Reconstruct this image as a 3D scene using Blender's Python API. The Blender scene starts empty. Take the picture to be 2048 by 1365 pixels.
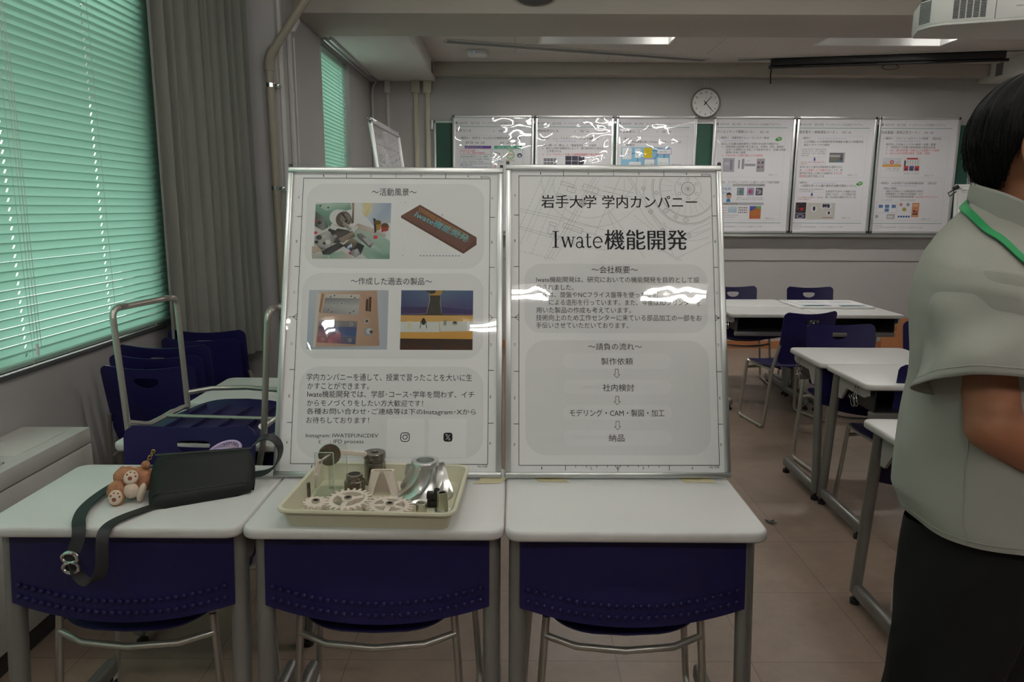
import bpy, bmesh, math, random
from mathutils import Vector, Matrix, Euler, noise
random.seed(11)
S = bpy.context.scene
COL = S.collection
PI = math.pi
def R(a): return math.radians(a)

# ------------------------------------------------------------------ camera, world, exposure
H_CAM = 1.51
def make_camera():
    P, Y, RO = R(10.356), R(-0.132), R(0.259)
    fw = Vector((math.sin(Y)*math.cos(P), math.cos(Y)*math.cos(P), -math.sin(P)))
    rt = Vector((math.cos(Y), -math.sin(Y), 0)); up = rt.cross(fw)
    c, s = math.cos(RO), math.sin(RO)
    r2 = c*rt + s*up; u2 = c*up - s*rt
    m = Matrix(((r2.x, u2.x, -fw.x, 0), (r2.y, u2.y, -fw.y, 0), (r2.z, u2.z, -fw.z, H_CAM), (0, 0, 0, 1)))
    cd = bpy.data.cameras.new('camera'); cd.sensor_width = 36; cd.lens = 36*1454/2048
    cd.clip_start = 0.02; cd.clip_end = 200
    o = bpy.data.objects.new('camera', cd); COL.objects.link(o); o.matrix_world = m
    S.camera = o
make_camera()

W = bpy.data.worlds.new('sky'); S.world = W; W.use_nodes = True
_n = W.node_tree.nodes; _l = W.node_tree.links
_bg = _n.get('Background') or _n.new('ShaderNodeBackground')
_out = _n.get('World Output') or _n.new('ShaderNodeOutputWorld')
_l.new(_bg.outputs[0], _out.inputs[0])
_bg.inputs[0].default_value = (0.93, 1.0, 0.97, 1)
_bg.inputs[1].default_value = 1.0
_tc0 = _n.new('ShaderNodeTexCoord'); _sx = _n.new('ShaderNodeSeparateXYZ'); _l.new(_tc0.outputs['Generated'], _sx.inputs[0])
_rp = _n.new('ShaderNodeValToRGB'); _mr = _n.new('ShaderNodeMapRange'); _mr.inputs[1].default_value = -.6; _mr.inputs[2].default_value = .6; _l.new(_sx.outputs['Z'], _mr.inputs[0]); _l.new(_mr.outputs[0], _rp.inputs[0])
_rp.color_ramp.elements[0].position = .30; _rp.color_ramp.elements[0].color = (1.05, 1.2, 1.1, 1)      # bright ground and houses outside
_rp.color_ramp.elements[1].position = .62; _rp.color_ramp.elements[1].color = (3.6, 3.9, 3.8, 1)        # overcast sky
_l.new(_rp.outputs[0], _bg.inputs[0])

S.view_settings.view_transform = 'Standard'
S.view_settings.look = 'None'
S.view_settings.gamma = 1
S.view_settings.use_curve_mapping = False
S.view_settings.exposure = 0.0
TUBE_L = 56.0          # radiance of the fluorescent tubes

# ------------------------------------------------------------------ materials
def srgb(r, g, b):
    f = lambda c: (c/255/12.92) if c/255 <= .04045 else ((c/255+.055)/1.055)**2.4
    return (f(r), f(g), f(b))
MATS = {}
def mat(name, col=(.8, .8, .8), rough=.5, metal=0., spec=.5, bump=None, vary=None, emit=None, coat=0., alpha=None):
    if name in MATS: return MATS[name]
    m = bpy.data.materials.new(name); m.use_nodes = True
    nt = m.node_tree; N = nt.nodes; L = nt.links
    b = N['Principled BSDF']
    b.inputs['Base Color'].default_value = (*col, 1)
    b.inputs['Roughness'].default_value = rough
    b.inputs['Metallic'].default_value = metal
    b.inputs['Specular IOR Level'].default_value = spec
    b.inputs['Coat Weight'].default_value = coat
    tc = N.new('ShaderNodeTexCoord')
    if vary:
        sc, amt, detail = vary
        nz = N.new('ShaderNodeTexNoise'); nz.inputs['Scale'].default_value = sc; nz.inputs['Detail'].default_value = detail
        L.new(tc.outputs['Object'], nz.inputs['Vector'])
        mr = N.new('ShaderNodeMapRange'); mr.inputs[3].default_value = 1-amt; mr.inputs[4].default_value = 1+amt
        mr.inputs[1].default_value = .25; mr.inputs[2].default_value = .75
        L.new(nz.outputs['Fac'], mr.inputs[0])
        hs = N.new('ShaderNodeHueSaturation'); hs.inputs['Color'].default_value = (*col, 1)
        L.new(mr.outputs[0], hs.inputs['Value']); L.new(hs.outputs[0], b.inputs['Base Color'])
    if bump:
        sc, st = bump
        n2 = N.new('ShaderNodeTexNoise'); n2.inputs['Scale'].default_value = sc; n2.inputs['Detail'].default_value = 3
        L.new(tc.outputs['Object'], n2.inputs['Vector'])
        bp = N.new('ShaderNodeBump'); bp.inputs['Strength'].default_value = st; bp.inputs['Distance'].default_value = .004
        L.new(n2.outputs['Fac'], bp.inputs['Height']); L.new(bp.outputs[0], b.inputs['Normal'])
    if emit:
        b.inputs['Emission Color'].default_value = (*emit[0], 1); b.inputs['Emission Strength'].default_value = emit[1]
    MATS[name] = m
    return m

def mat_floor():
    m = bpy.data.materials.new('vinyl_floor_tile'); m.use_nodes = True
    nt = m.node_tree; N = nt.nodes; L = nt.links; b = N['Principled BSDF']
    tc = N.new('ShaderNodeTexCoord')
    mp = N.new('ShaderNodeMapping'); mp.inputs['Location'].default_value = (.1, .045, 0); L.new(tc.outputs['Object'], mp.inputs['Vector'])
    br = N.new('ShaderNodeTexBrick'); br.offset = 0; br.squash = 1
    br.inputs['Scale'].default_value = 1; br.inputs['Brick Width'].default_value = .455; br.inputs['Row Height'].default_value = .455
    br.inputs['Mortar Size'].default_value = .0016; br.inputs['Mortar Smooth'].default_value = .2
    br.inputs['Color1'].default_value = (.262, .188, .146, 1); br.inputs['Color2'].default_value = (.228, .165, .128, 1); br.inputs['Mortar'].default_value = (.11, .08, .065, 1)
    L.new(mp.outputs[0], br.inputs['Vector'])
    nz = N.new('ShaderNodeTexNoise'); nz.inputs['Scale'].default_value = 9; nz.inputs['Detail'].default_value = 8; nz.inputs['Roughness'].default_value = .7
    L.new(tc.outputs['Object'], nz.inputs['Vector'])
    mr = N.new('ShaderNodeMapRange'); mr.inputs[1].default_value = .3; mr.inputs[2].default_value = .7; mr.inputs[3].default_value = .82; mr.inputs[4].default_value = 1.16
    L.new(nz.outputs['Fac'], mr.inputs[0])
    hs = N.new('ShaderNodeHueSaturation'); L.new(br.outputs['Color'], hs.inputs['Color']); L.new(mr.outputs[0], hs.inputs['Value'])
    # dark scuffs
    sm = N.new('ShaderNodeMapping'); sm.inputs['Scale'].default_value = (1, 5, 1); sm.inputs['Rotation'].default_value = (0, 0, .6); L.new(tc.outputs['Object'], sm.inputs['Vector'])
    sn = N.new('ShaderNodeTexNoise'); sn.inputs['Scale'].default_value = 6; sn.inputs['Detail'].default_value = 10; sn.inputs['Roughness'].default_value = .8
    L.new(sm.outputs[0], sn.inputs['Vector'])
    cr = N.new('ShaderNodeMapRange'); cr.inputs[1].default_value = .66; cr.inputs[2].default_value = .74; L.new(sn.outputs['Fac'], cr.inputs[0])
    mx = N.new('ShaderNodeMix'); mx.data_type = 'RGBA'; mx.inputs[7].default_value = (.10, .08, .07, 1)
    ml = N.new('ShaderNodeMath'); ml.operation = 'MULTIPLY'; ml.inputs[1].default_value = .5; L.new(cr.outputs[0], ml.inputs[0])
    L.new(ml.outputs[0], mx.inputs[0]); L.new(hs.outputs[0], mx.inputs[6]); L.new(mx.outputs[2], b.inputs['Base Color'])
    r2 = N.new('ShaderNodeMapRange'); r2.inputs[3].default_value = .32; r2.inputs[4].default_value = .5; L.new(nz.outputs['Fac'], r2.inputs[0]); L.new(r2.outputs[0], b.inputs['Roughness'])
    bp = N.new('ShaderNodeBump'); bp.inputs['Strength'].default_value = .12; bp.inputs['Distance'].default_value = .003; L.new(nz.outputs['Fac'], bp.inputs['Height']); L.new(bp.outputs[0], b.inputs['Normal'])
    return m

def mat_ceiling():
    m = bpy.data.materials.new('ceiling_board'); m.use_nodes = True
    nt = m.node_tree; N = nt.nodes; L = nt.links; b = N['Principled BSDF']
    tc = N.new('ShaderNodeTexCoord')
    br = N.new('ShaderNodeTexBrick'); br.offset = .5; br.inputs['Scale'].default_value = 1; br.inputs['Brick Width'].default_value = 1.82; br.inputs['Row Height'].default_value = .91
    br.inputs['Mortar Size'].default_value = .0025; br.inputs['Color1'].default_value = (.62, .58, .54, 1); br.inputs['Color2'].default_value = (.64, .60, .56, 1); br.inputs['Mortar'].default_value = (.33, .3, .28, 1)
    L.new(tc.outputs['Object'], br.inputs['Vector'])
    nz = N.new('ShaderNodeTexNoise'); nz.inputs['Scale'].default_value = 90; nz.inputs['Detail'].default_value = 3; L.new(tc.outputs['Object'], nz.inputs['Vector'])
    mr = N.new('ShaderNodeMapRange'); mr.inputs[1].default_value = .3; mr.inputs[2].default_value = .7; mr.inputs[3].default_value = .93; mr.inputs[4].default_value = 1.05; L.new(nz.outputs['Fac'], mr.inputs[0])
    hs = N.new('ShaderNodeHueSaturation'); L.new(br.outputs['Color'], hs.inputs['Color']); L.new(mr.outputs[0], hs.inputs['Value']); L.new(hs.outputs[0], b.inputs['Base Color'])
    b.inputs['Roughness'].default_value = .9; b.inputs['Specular IOR Level'].default_value = .1
    return m

def mat_film(name, wav_scale, wav, rough=.02, strength=1.0):
    m = bpy.data.materials.new(name); m.use_nodes = True
    nt = m.node_tree; N = nt.nodes; L = nt.links
    N.remove(N['Principled BSDF'])
    out = N['Material Output']
    tr = N.new('ShaderNodeBsdfTransparent'); gl = N.new('ShaderNodeBsdfGlossy'); gl.inputs['Roughness'].default_value = rough
    lw = N.new('ShaderNodeLayerWeight'); lw.inputs['Blend'].default_value = .5
    pw = N.new('ShaderNodeMath'); pw.operation = 'POWER'; pw.inputs[1].default_value = 5; L.new(lw.outputs['Facing'], pw.inputs[0])
    ml = N.new('ShaderNodeMath'); ml.operation = 'MULTIPLY_ADD'; ml.inputs[1].default_value = .9*strength; ml.inputs[2].default_value = .045*strength; L.new(pw.outputs[0], ml.inputs[0])
    mx = N.new('ShaderNodeMixShader'); L.new(ml.outputs[0], mx.inputs[0]); L.new(tr.outputs[0], mx.inputs[1]); L.new(gl.outputs[0], mx.inputs[2])
    L.new(mx.outputs[0], out.inputs['Surface'])
    if wav:
        tc = N.new('ShaderNodeTexCoord'); nz = N.new('ShaderNodeTexNoise'); nz.inputs['Scale'].default_value = wav_scale; nz.inputs['Detail'].default_value = 2
        L.new(tc.outputs['Object'], nz.inputs['Vector'])
        bp = N.new('ShaderNodeBump'); bp.inputs['Strength'].default_value = 1; bp.inputs['Distance'].default_value = wav
        L.new(nz.outputs['Fac'], bp.inputs['Height']); L.new(bp.outputs[0], gl.inputs['Normal'])
    return m

def mat_slat():
    m = bpy.data.materials.new('green_blind_slat'); m.use_nodes = True
    nt = m.node_tree; N = nt.nodes; L = nt.links; N.remove(N['Principled BSDF']); out = N['Material Output']
    d = N.new('ShaderNodeBsdfDiffuse'); d.inputs[0].default_value = (.40, .56, .46, 1)
    t = N.new('ShaderNodeBsdfTranslucent'); t.inputs[0].default_value = (.31, .59, .47, 1)
    g = N.new('ShaderNodeBsdfGlossy'); g.inputs[0].default_value = (.8, .8, .8, 1); g.inputs['Roughness'].default_value = .35
    a = N.new('ShaderNodeMixShader'); a.inputs[0].default_value = .45; L.new(d.outputs[0], a.inputs[1]); L.new(t.outputs[0], a.inputs[2])
    b = N.new('ShaderNodeMixShader'); b.inputs[0].default_value = .06; L.new(a.outputs[0], b.inputs[1]); L.new(g.outputs[0], b.inputs[2])
    L.new(b.outputs[0], out.inputs['Surface'])
    return m

def mat_ink():
    m = bpy.data.materials.new('printed_ink'); m.use_nodes = True
    nt = m.node_tree; N = nt.nodes; L = nt.links; b = N['Principled BSDF']
    a = N.new('ShaderNodeAttribute'); a.attribute_name = 'ink'; L.new(a.outputs['Color'], b.inputs['Base Color'])
    b.inputs['Roughness'].default_value = .6; b.inputs['Specular IOR Level'].default_value = .2
    return m

M = dict(
    wall=mat('painted_wall', (.44, .425, .425), .75, bump=(140, .08), vary=(2.5, .03, 3)),
    beam=mat('painted_beam', (.47, .43, .385), .8, bump=(120, .08), vary=(1.5, .03, 3)),
    white_paint=mat('white_paint', (.70, .69, .66), .6),
    soffit=mat('soffit_board', (.66, .66, .63), .85, vary=(60, .03, 2)),
    floor=mat_floor(), ceiling=mat_ceiling(),
    baseboard=mat('dark_vinyl_baseboard', (.03, .027, .025), .5),
    laminate=mat('white_laminate', (.67, .67, .66), .34, spec=.4, vary=(6, .015, 3)),
    edge=mat('desk_edge_band', (.60, .585, .57), .5, vary=(18, .07, 6)),
    steel_grey=mat('grey_painted_steel', (.24, .235, .225), .38, metal=.55),
    steel_dark=mat('dark_grey_steel', (.10, .10, .10), .45, metal=.3),
    tube=mat('champagne_steel_tube', (.46, .445, .40), .33, metal=.75),
    blue=mat('blue_plastic', (.0132, .0107, .066), .36, spec=.28, bump=(900, .04)),
    black_plastic=mat('black_plastic', (.012, .012, .013), .5),
    rubber=mat('black_rubber', (.02, .02, .02), .7),
    glide=mat('grey_brown_glide', (.20, .18, .165), .7),
    alu=mat('brushed_aluminium', (.62, .64, .63), .34, metal=.85),
    alu_white=mat('satin_silver_profile', (.66, .66, .67), .3, metal=.6),
    paper=mat('poster_paper', (.86, .86, .87), .65, spec=.2),
    paper2=mat('poster_paper_bright', (.80, .80, .84), .6, spec=.2),
    film=mat_film('clear_film_wavy', 1, 0, .012, 1.0),
    film2=mat_film('clear_film_glossy', 1, 0, .02, 1.2),
    ink=mat_ink(), slat=mat_slat(),
    glass=mat_film('window_glass', 1, 0, .0, 1.0),
    curtain=mat('grey_curtain_cloth', (.225, .23, .21), .9, spec=.15, bump=(700, .25)),
    pipe=mat('beige_drain_pipe', (.33, .29, .235), .5),
    cream_duct=mat('cream_cable_duct', (.52, .50, .40), .55),
    white_duct=mat('white_cable_duct', (.60, .60, .58), .5),
    chrome=mat('chrome', (.7, .7, .7), .12, metal=1),
    green_board=mat('green_chalkboard', (.012, .065, .045), .55, vary=(3, .15, 4)),
    unit=mat('fan_coil_white', (.64, .63, .60), .5),
    wood_grille=mat('tan_grille', (.42, .27, .12), .5),
    orange_wood=mat('orange_brown_wood', (.42, .17, .07), .5, vary=(8, .12, 6)),
    light_white=mat('white_plastic', (.78, .78, .77), .4),
    reflector=mat('lamp_reflector', (.85, .85, .84), .35),
    lamp=mat('fluorescent_tube', (.9, .9, .9), .5, emit=((1.0, .965, .90), TUBE_L)),
)
# ------------------------------------------------------------------ mesh helpers
def fillet(pts, r, n=5):
    pts = [Vector(p) for p in pts]; out = [pts[0]]
    for i in range(1, len(pts)-1):
        a, b, c = pts[i-1], pts[i], pts[i+1]
        u = (a-b); v = (c-b); d = min(r, u.length*.49, v.length*.49)
        u.normalize(); v.normalize(); p, q = b+u*d, b+v*d
        for k in range(n+1):
            t = k/n; out.append((1-t)**2*p + 2*t*(1-t)*b + t*t*q)
    out.append(pts[-1]); return out
def rrect(w, h, r, n=5, cx=0, cy=0):
    o = []
    for sx, sy, a0 in ((1, 1, 0), (-1, 1, 90), (-1, -1, 180), (1, -1, 270)):
        for k in range(n+1):
            a = R(a0+90*k/n); o.append((cx+sx*(w/2-r)+r*math.cos(a), cy+sy*(h/2-r)+r*math.sin(a)))
    return o
class MB:
    def __init__(s): s.bm = bmesh.new(); s.mats = []
    def mi(s, m):
        if m not in s.mats: s.mats.append(m)
        return s.mats.index(m)
    def add(s, verts, faces, m, mtx=None):
        i = s.mi(m); vs = [s.bm.verts.new(mtx @ Vector(v) if mtx else v) for v in verts]; fs = []
        for f in faces:
            try: q = s.bm.faces.new([vs[k] for k in f])
            except ValueError: continue
            q.material_index = i; q.smooth = True; fs.append(q)
        return vs, fs
    def merge(s, t, m, mtx=None):
        t.verts.ensure_lookup_table(); t.verts.index_update()
        s.add([v.co.copy() for v in t.verts], [[v.index for v in f.verts] for f in t.faces], m, mtx); t.free()
    def box(s, c, d, m, bev=0, rot=None, seg=2):
        t = bmesh.new(); bmesh.ops.create_cube(t, size=1)
        for v in t.verts: v.co = Vector((v.co.x*d[0], v.co.y*d[1], v.co.z*d[2]))
        if bev: bmesh.ops.bevel(t, geom=t.edges[:], offset=bev, segments=seg, affect='EDGES', profile=.5)
        mt = Matrix.Translation(c)
        if rot: mt = mt @ Euler(rot).to_matrix().to_4x4()
        s.merge(t, m, mt); return s
    def span(s, a, b, m, bev=0):
        c = [(a[i]+b[i])/2 for i in range(3)]; d = [abs(b[i]-a[i]) for i in range(3)]
        return s.box(c, d, m, bev)
    def cyl(s, p0, p1, r, m, r1=None, seg=16, cap=True):
        p0, p1 = Vector(p0), Vector(p1); ax = (p1-p0); L = ax.length
        q = ax.to_track_quat('Z', 'Y').to_matrix().to_4x4(); mt = Matrix.Translation(p0) @ q
        prof = [(r, 0), (r if r1 is None else r1, L)]
        if cap: prof = [(0, 0)] + prof + [(0, L)]
        return s.lathe(prof, m, mt, seg)
    def lathe(s, prof, m, mtx=None, seg=24):
        V = []; F = []; rows = []
        for (r, z) in prof:
            if r < 1e-7: rows.append([len(V)]); V.append((0, 0, z))
            else:
                rows.append(list(range(len(V), len(V)+seg)))
                for k in range(seg): a = 2*PI*k/seg; V.append((r*math.cos(a), r*math.sin(a), z))
        for a, b in zip(rows, rows[1:]):
            for k in range(seg):
                k2 = (k+1) % seg
                if len(a) == 1 and len(b) == 1: continue
                if len(a) == 1: F.append((a[0], b[k2], b[k]))
                elif len(b) == 1: F.append((a[k], a[k2], b[0]))
                else: F.append((a[k], a[k2], b[k2], b[k]))
        s.add(V, F, m, mtx); return s
    def tube(s, pts, r, m, seg=10, fil=0, closed=False, flat=None, n=5):
        pts = fillet(pts, fil, n) if fil else [Vector(p) for p in pts]
        N = len(pts); V = []; F = []; up = None
        for i, p in enumerate(pts):
            if closed: t = pts[(i+1) % N]-pts[i-1]
            else: t = pts[min(i+1, N-1)]-pts[max(i-1, 0)]
            t.normalize()
            if up is None: up = t.orthogonal() if abs(t.z) > .95 else Vector((0, 0, 1))
            up = (up - t*up.dot(t))
            if up.length < 1e-6: up = t.orthogonal()
            up.normalize(); sd = t.cross(up)
            for k in range(seg):
                a = 2*PI*k/seg
                rx, ry = (r, r) if not flat else flat
                V.append(p + sd*math.cos(a)*rx + up*math.sin(a)*ry)
        for i in range(N if closed else N-1):
            for k in range(seg):
                a = i*seg+k; b = i*seg+(k+1) % seg; c = ((i+1) % N)*seg+(k+1) % seg; d = ((i+1) % N)*seg+k
                F.append((a, b, c, d))
        if not closed: F += [tuple(reversed(range(seg))), tuple((N-1)*seg+k for k in range(seg))]
        s.add(V, F, m); return s
    def ribbon(s, pts, width, thick, m, wdir):
        """flat strap along pts; wdir(i) gives the width direction"""
        V = []; F = []; N = len(pts); pts = [Vector(p) for p in pts]
        for i, p in enumerate(pts):
            t = (pts[min(i+1, N-1)]-pts[max(i-1, 0)]).normalized(); w = Vector(wdir[i] if isinstance(wdir, list) else wdir)
            w = (w-t*w.dot(t)).normalized(); n = t.cross(w)
            for a, b in ((1, 1), (-1, 1), (-1, -1), (1, -1)): V.append(p+w*a*width/2+n*b*thick/2)
        for i in range(N-1):
            for k in range(4): F.append((i*4+k, i*4+(k+1) % 4, i*4+4+(k+1) % 4, i*4+4+k))
        F += [(3, 2, 1, 0), tuple((N-1)*4+k for k in range(4))]
        s.add(V, F, m); return s
    def prism(s, poly, z0, z1, m, mtx=None, bev=0, m_side=None):
        t = bmesh.new(); vs = [t.verts.new((x, y, z0)) for x, y in poly]; f = t.faces.new(vs)
        if f.normal.z > 0: f.normal_flip()
        g = bmesh.ops.extrude_face_region(t, geom=[f]); top = [v for v in g['geom'] if isinstance(v, bmesh.types.BMVert)]
        for v in top: v.co.z = z1
        bmesh.ops.recalc_face_normals(t, faces=t.faces[:])
        if bev:
            ed = [e for e in t.edges if abs(e.verts[0].co.z-e.verts[1].co.z) < 1e-6]
            bmesh.ops.bevel(t, geom=ed, offset=bev, segments=3, affect='EDGES', profile=.5)
        if m_side is not None:
            t.faces.ensure_lookup_table(); t.verts.index_update()
            i0, i1 = s.mi(m), s.mi(m_side)
            vv = [s.bm.verts.new(mtx @ v.co if mtx else v.co) for v in t.verts]
            for q in t.faces:
                nf = s.bm.faces.new([vv[v.index] for v in q.verts]); nf.smooth = True
                nf.material_index = i0 if abs(q.normal.z) > .9 else i1
            t.free()
        else: s.merge(t, m, mtx)
        return s
    def ell(s, c, r, m, rot=None, seg=20, rings=12, fn=None):
        V = []; F = []
        mt = Matrix.Translation(c)
        if rot: mt = mt @ Euler(rot).to_matrix().to_4x4()
        prof = []
        for i in range(rings+1):
            a = PI*i/rings
            for k in range(seg):
                b = 2*PI*k/seg; p = Vector((math.sin(a)*math.cos(b), math.sin(a)*math.sin(b), math.cos(a)))
                q = Vector((p.x*r[0], p.y*r[1], p.z*r[2]))
                if fn: q = fn(q, p)
                V.append(q)
        for i in range(rings):
            for k in range(seg): F.append((i*seg+k, (i+1)*seg+k, (i+1)*seg+(k+1) % seg, i*seg+(k+1) % seg))
        t = bmesh.new(); vs = [t.verts.new(v) for v in V]
        for f in F:
            try: t.faces.new([vs[k] for k in f])
            except ValueError: pass
        bmesh.ops.remove_doubles(t, verts=t.verts[:], dist=1e-6)
        s.merge(t, m, mt); return s
    def grid(s, fn, nu, nv, m, thick=0, wrap=False):
        t = bmesh.new(); W_ = nu if wrap else nu+1
        vs = [[t.verts.new(fn(i/nu, j/nv)) for i in range(W_)] for j in range(nv+1)]
        for j in range(nv):
            for i in range(nu):
                i2 = (i+1) % W_ if wrap else i+1
                t.faces.new((vs[j][i], vs[j][i2], vs[j+1][i2], vs[j+1][i]))
        if thick:
            bmesh.ops.recalc_face_normals(t, faces=t.faces[:]); bmesh.ops.solidify(t, geom=t.faces[:], thickness=thick)
        s.merge(t, m); return s
    def radial(s, inner, outer, K, fn, thick, m, cap=False):
        """sheet between two matching 2D outlines, mapped to 3D by fn"""
        t = bmesh.new(); N = len(outer); rows = []
        for j in range(K+1):
            q = j/K; rows.append([t.verts.new(fn(inner[i][0]*(1-q)+outer[i][0]*q, inner[i][1]*(1-q)+outer[i][1]*q)) for i in range(N)])
        for j in range(K):
            for i in range(N): t.faces.new((rows[j][i], rows[j][(i+1) % N], rows[j+1][(i+1) % N], rows[j+1][i]))
        if cap: t.faces.new(rows[0])
        bmesh.ops.recalc_face_normals(t, faces=t.faces[:]); bmesh.ops.solidify(t, geom=t.faces[:], thickness=thick)
        s.merge(t, m); return s
    def build(s, name, parent=None, loc=(0, 0, 0), rot=(0, 0, 0), sharp=35, recalc=True):
        if recalc: bmesh.ops.recalc_face_normals(s.bm, faces=s.bm.faces[:])
        me = bpy.data.meshes.new(name); s.bm.to_mesh(me); s.bm.free()
        for m in s.mats: me.materials.append(m)
        try: me.set_sharp_from_angle(angle=R(sharp))
        except Exception: pass
        o = bpy.data.objects.new(name, me); COL.objects.link(o); o.location = loc; o.rotation_euler = rot
        if parent: o.parent = parent
        return o
def tag(o, label, cat, group=None, kind=None):
    o['label'] = label; o['category'] = cat
    if group: o['group'] = group
    if kind: o['kind'] = kind
    return o
def thing(name, label, cat, loc=(0, 0, 0), rot=(0, 0, 0), group=None):
    o = bpy.data.objects.new(name, None); COL.objects.link(o); o.location = loc; o.rotation_euler = rot; o.empty_display_size = .05
    return tag(o, label, cat, group)
def struct(o): o['kind'] = 'structure'; return o
def dup(root, loc, rot, label, group=None):
    r = root.copy(); COL.objects.link(r); r.location = loc; r.rotation_euler = rot; r['label'] = label
    if group: r['group'] = group
    for ch in list(root.children):
        c = ch.copy(); COL.objects.link(c); c.parent = r
        for g in list(ch.children):
            d = g.copy(); COL.objects.link(d); d.parent = c
    return r

# ------------------------------------------------------------------ printed matter
_tc = {}
def glyphs(body):
    if body in _tc: return _tc[body]
    c = bpy.data.curves.new('t', 'FONT'); c.body = body; c.size = 1; c.resolution_u = 2
    o = bpy.data.objects.new('t', c); COL.objects.link(o)
    dg = bpy.context.evaluated_depsgraph_get(); dg.update()
    me = bpy.data.meshes.new_from_object(o.evaluated_get(dg))
    V = [(v.co.x, v.co.y) for v in me.vertices]; F = [tuple(p.vertices) for p in me.polygons]
    bpy.data.objects.remove(o); bpy.data.curves.remove(c); bpy.data.meshes.remove(me)
    xs = [v[0] for v in V] or [0, 1]; ys = [v[1] for v in V] or [0, 1]
    _tc[body] = (V, F, min(xs), max(xs), min(ys), max(ys)); return _tc[body]
class Print:
    """flat ink shapes on a sheet, millimetres, x right, y up; each layer lies a hair above the one below"""
    def __init__(s): s.V = []; s.F = []; s.C = []
    def poly(s, pts, col, z=1):
        b = len(s.V); cols = col if isinstance(col, list) else [col]*len(pts)
        for (x, y), c in zip(pts, cols): s.V.append((x/1000, y/1000, z*.00015)); s.C.append((*c, 1))
        s.F.append(tuple(range(b, b+len(pts)))); return s
    def rect(s, x0, x1, y0, y1, col, z=1): return s.poly([(x0, y0), (x1, y0), (x1, y1), (x0, y1)], col, z)
    def rr(s, x0, x1, y0, y1, r, col, z=1): return s.poly(rrect(x1-x0, y1-y0, r, 6, (x0+x1)/2, (y0+y1)/2), col, z)
    def line(s, x0, y0, x1, y1, w, col, z=2):
        dx, dy = x1-x0, y1-y0; L = math.hypot(dx, dy) or 1; nx, ny = -dy/L*w/2, dx/L*w/2
        return s.poly([(x0+nx, y0+ny), (x1+nx, y1+ny), (x1-nx, y1-ny), (x0-nx, y0-ny)], col, z)
    def path(s, pts, w, col, z=2):
        for a, b in zip(pts, pts[1:]): s.line(*a, *b, w, col, z)
        return s
    def dash(s, x0, y0, x1, y1, w, col, z=2, on=8, off=4):
        L = math.hypot(x1-x0, y1-y0); t = 0
        while t < L:
            e = min(t+on, L); s.line(x0+(x1-x0)*t/L, y0+(y1-y0)*t/L, x0+(x1-x0)*e/L, y0+(y1-y0)*e/L, w, col, z); t += on+off
        return s
    def frame(s, x0, x1, y0, y1, w, col, z=2):
        s.line(x0, y0, x1, y0, w, col, z); s.line(x0, y1, x1, y1, w, col, z); s.line(x0, y0, x0, y1, w, col, z); s.line(x1, y0, x1, y1, w, col, z); return s
    def disc(s, x, y, rx, col, z=2, ry=None, n=20): return s.poly([(x+rx*math.cos(2*PI*k/n), y+(ry or rx)*math.sin(2*PI*k/n)) for k in range(n)], col, z)
    def ring(s, x, y, r, w, col, z=2, a0=0, a1=360, n=48, ry=None):
        q = (ry or r)/r; P = [(x+r*math.cos(R(a0+(a1-a0)*k/n)), y+q*r*math.sin(R(a0+(a1-a0)*k/n))) for k in range(n+1)]
        return s.path(P, w, col, z)
    def text(s, body, x0, x1, y0, y1, col=(.015, .015, .018), z=3, bold=0):
        V, F, a, b, c, d = glyphs(body); k = len(s.V)
        sx = (x1-x0)/(b-a); sy = (y1-y0)/(d-c)
        for x, y in V: s.V.append(((x0+(x-a)*sx)/1000, (y0+(y-c)*sy)/1000, z*.00015)); s.C.append((*col, 1))
        s.F += [tuple(i+k for i in f) for f in F]
        if bold: s.text(body, x0+bold, x1+bold, y0, y1, col, z+.3)
        return s
    def line_of(s, body, x, y, h, col=(.02, .02, .025), z=3, maxw=None):
        """a line of text, x at left, y at the bottom of the characters, h the em height"""
        V, F, a, b, c, d = glyphs(body); k = len(s.V); sx = h
        if maxw and (b-a)*h > maxw: sx = maxw/(b-a)
        for vx, vy in V: s.V.append(((x+vx*sx)/1000, (y+(vy+.09)*h)/1000, z*.00015)); s.C.append((*col, 1))
        s.F += [tuple(i+k for i in f) for f in F]; return s
    def build(s, name, parent, z=0):
        me = bpy.data.meshes.new(name); me.from_pydata(s.V, [], s.F); me.update()
        at = me.color_attributes.new('ink', 'FLOAT_COLOR', 'POINT')
        at.data.foreach_set('color', [c for q in s.C for c in q])
        me.materials.append(M['ink'])
        o = bpy.data.objects.new(name, me); COL.objects.link(o); o.parent = parent; o.location = (0, 0, z); return o
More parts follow.
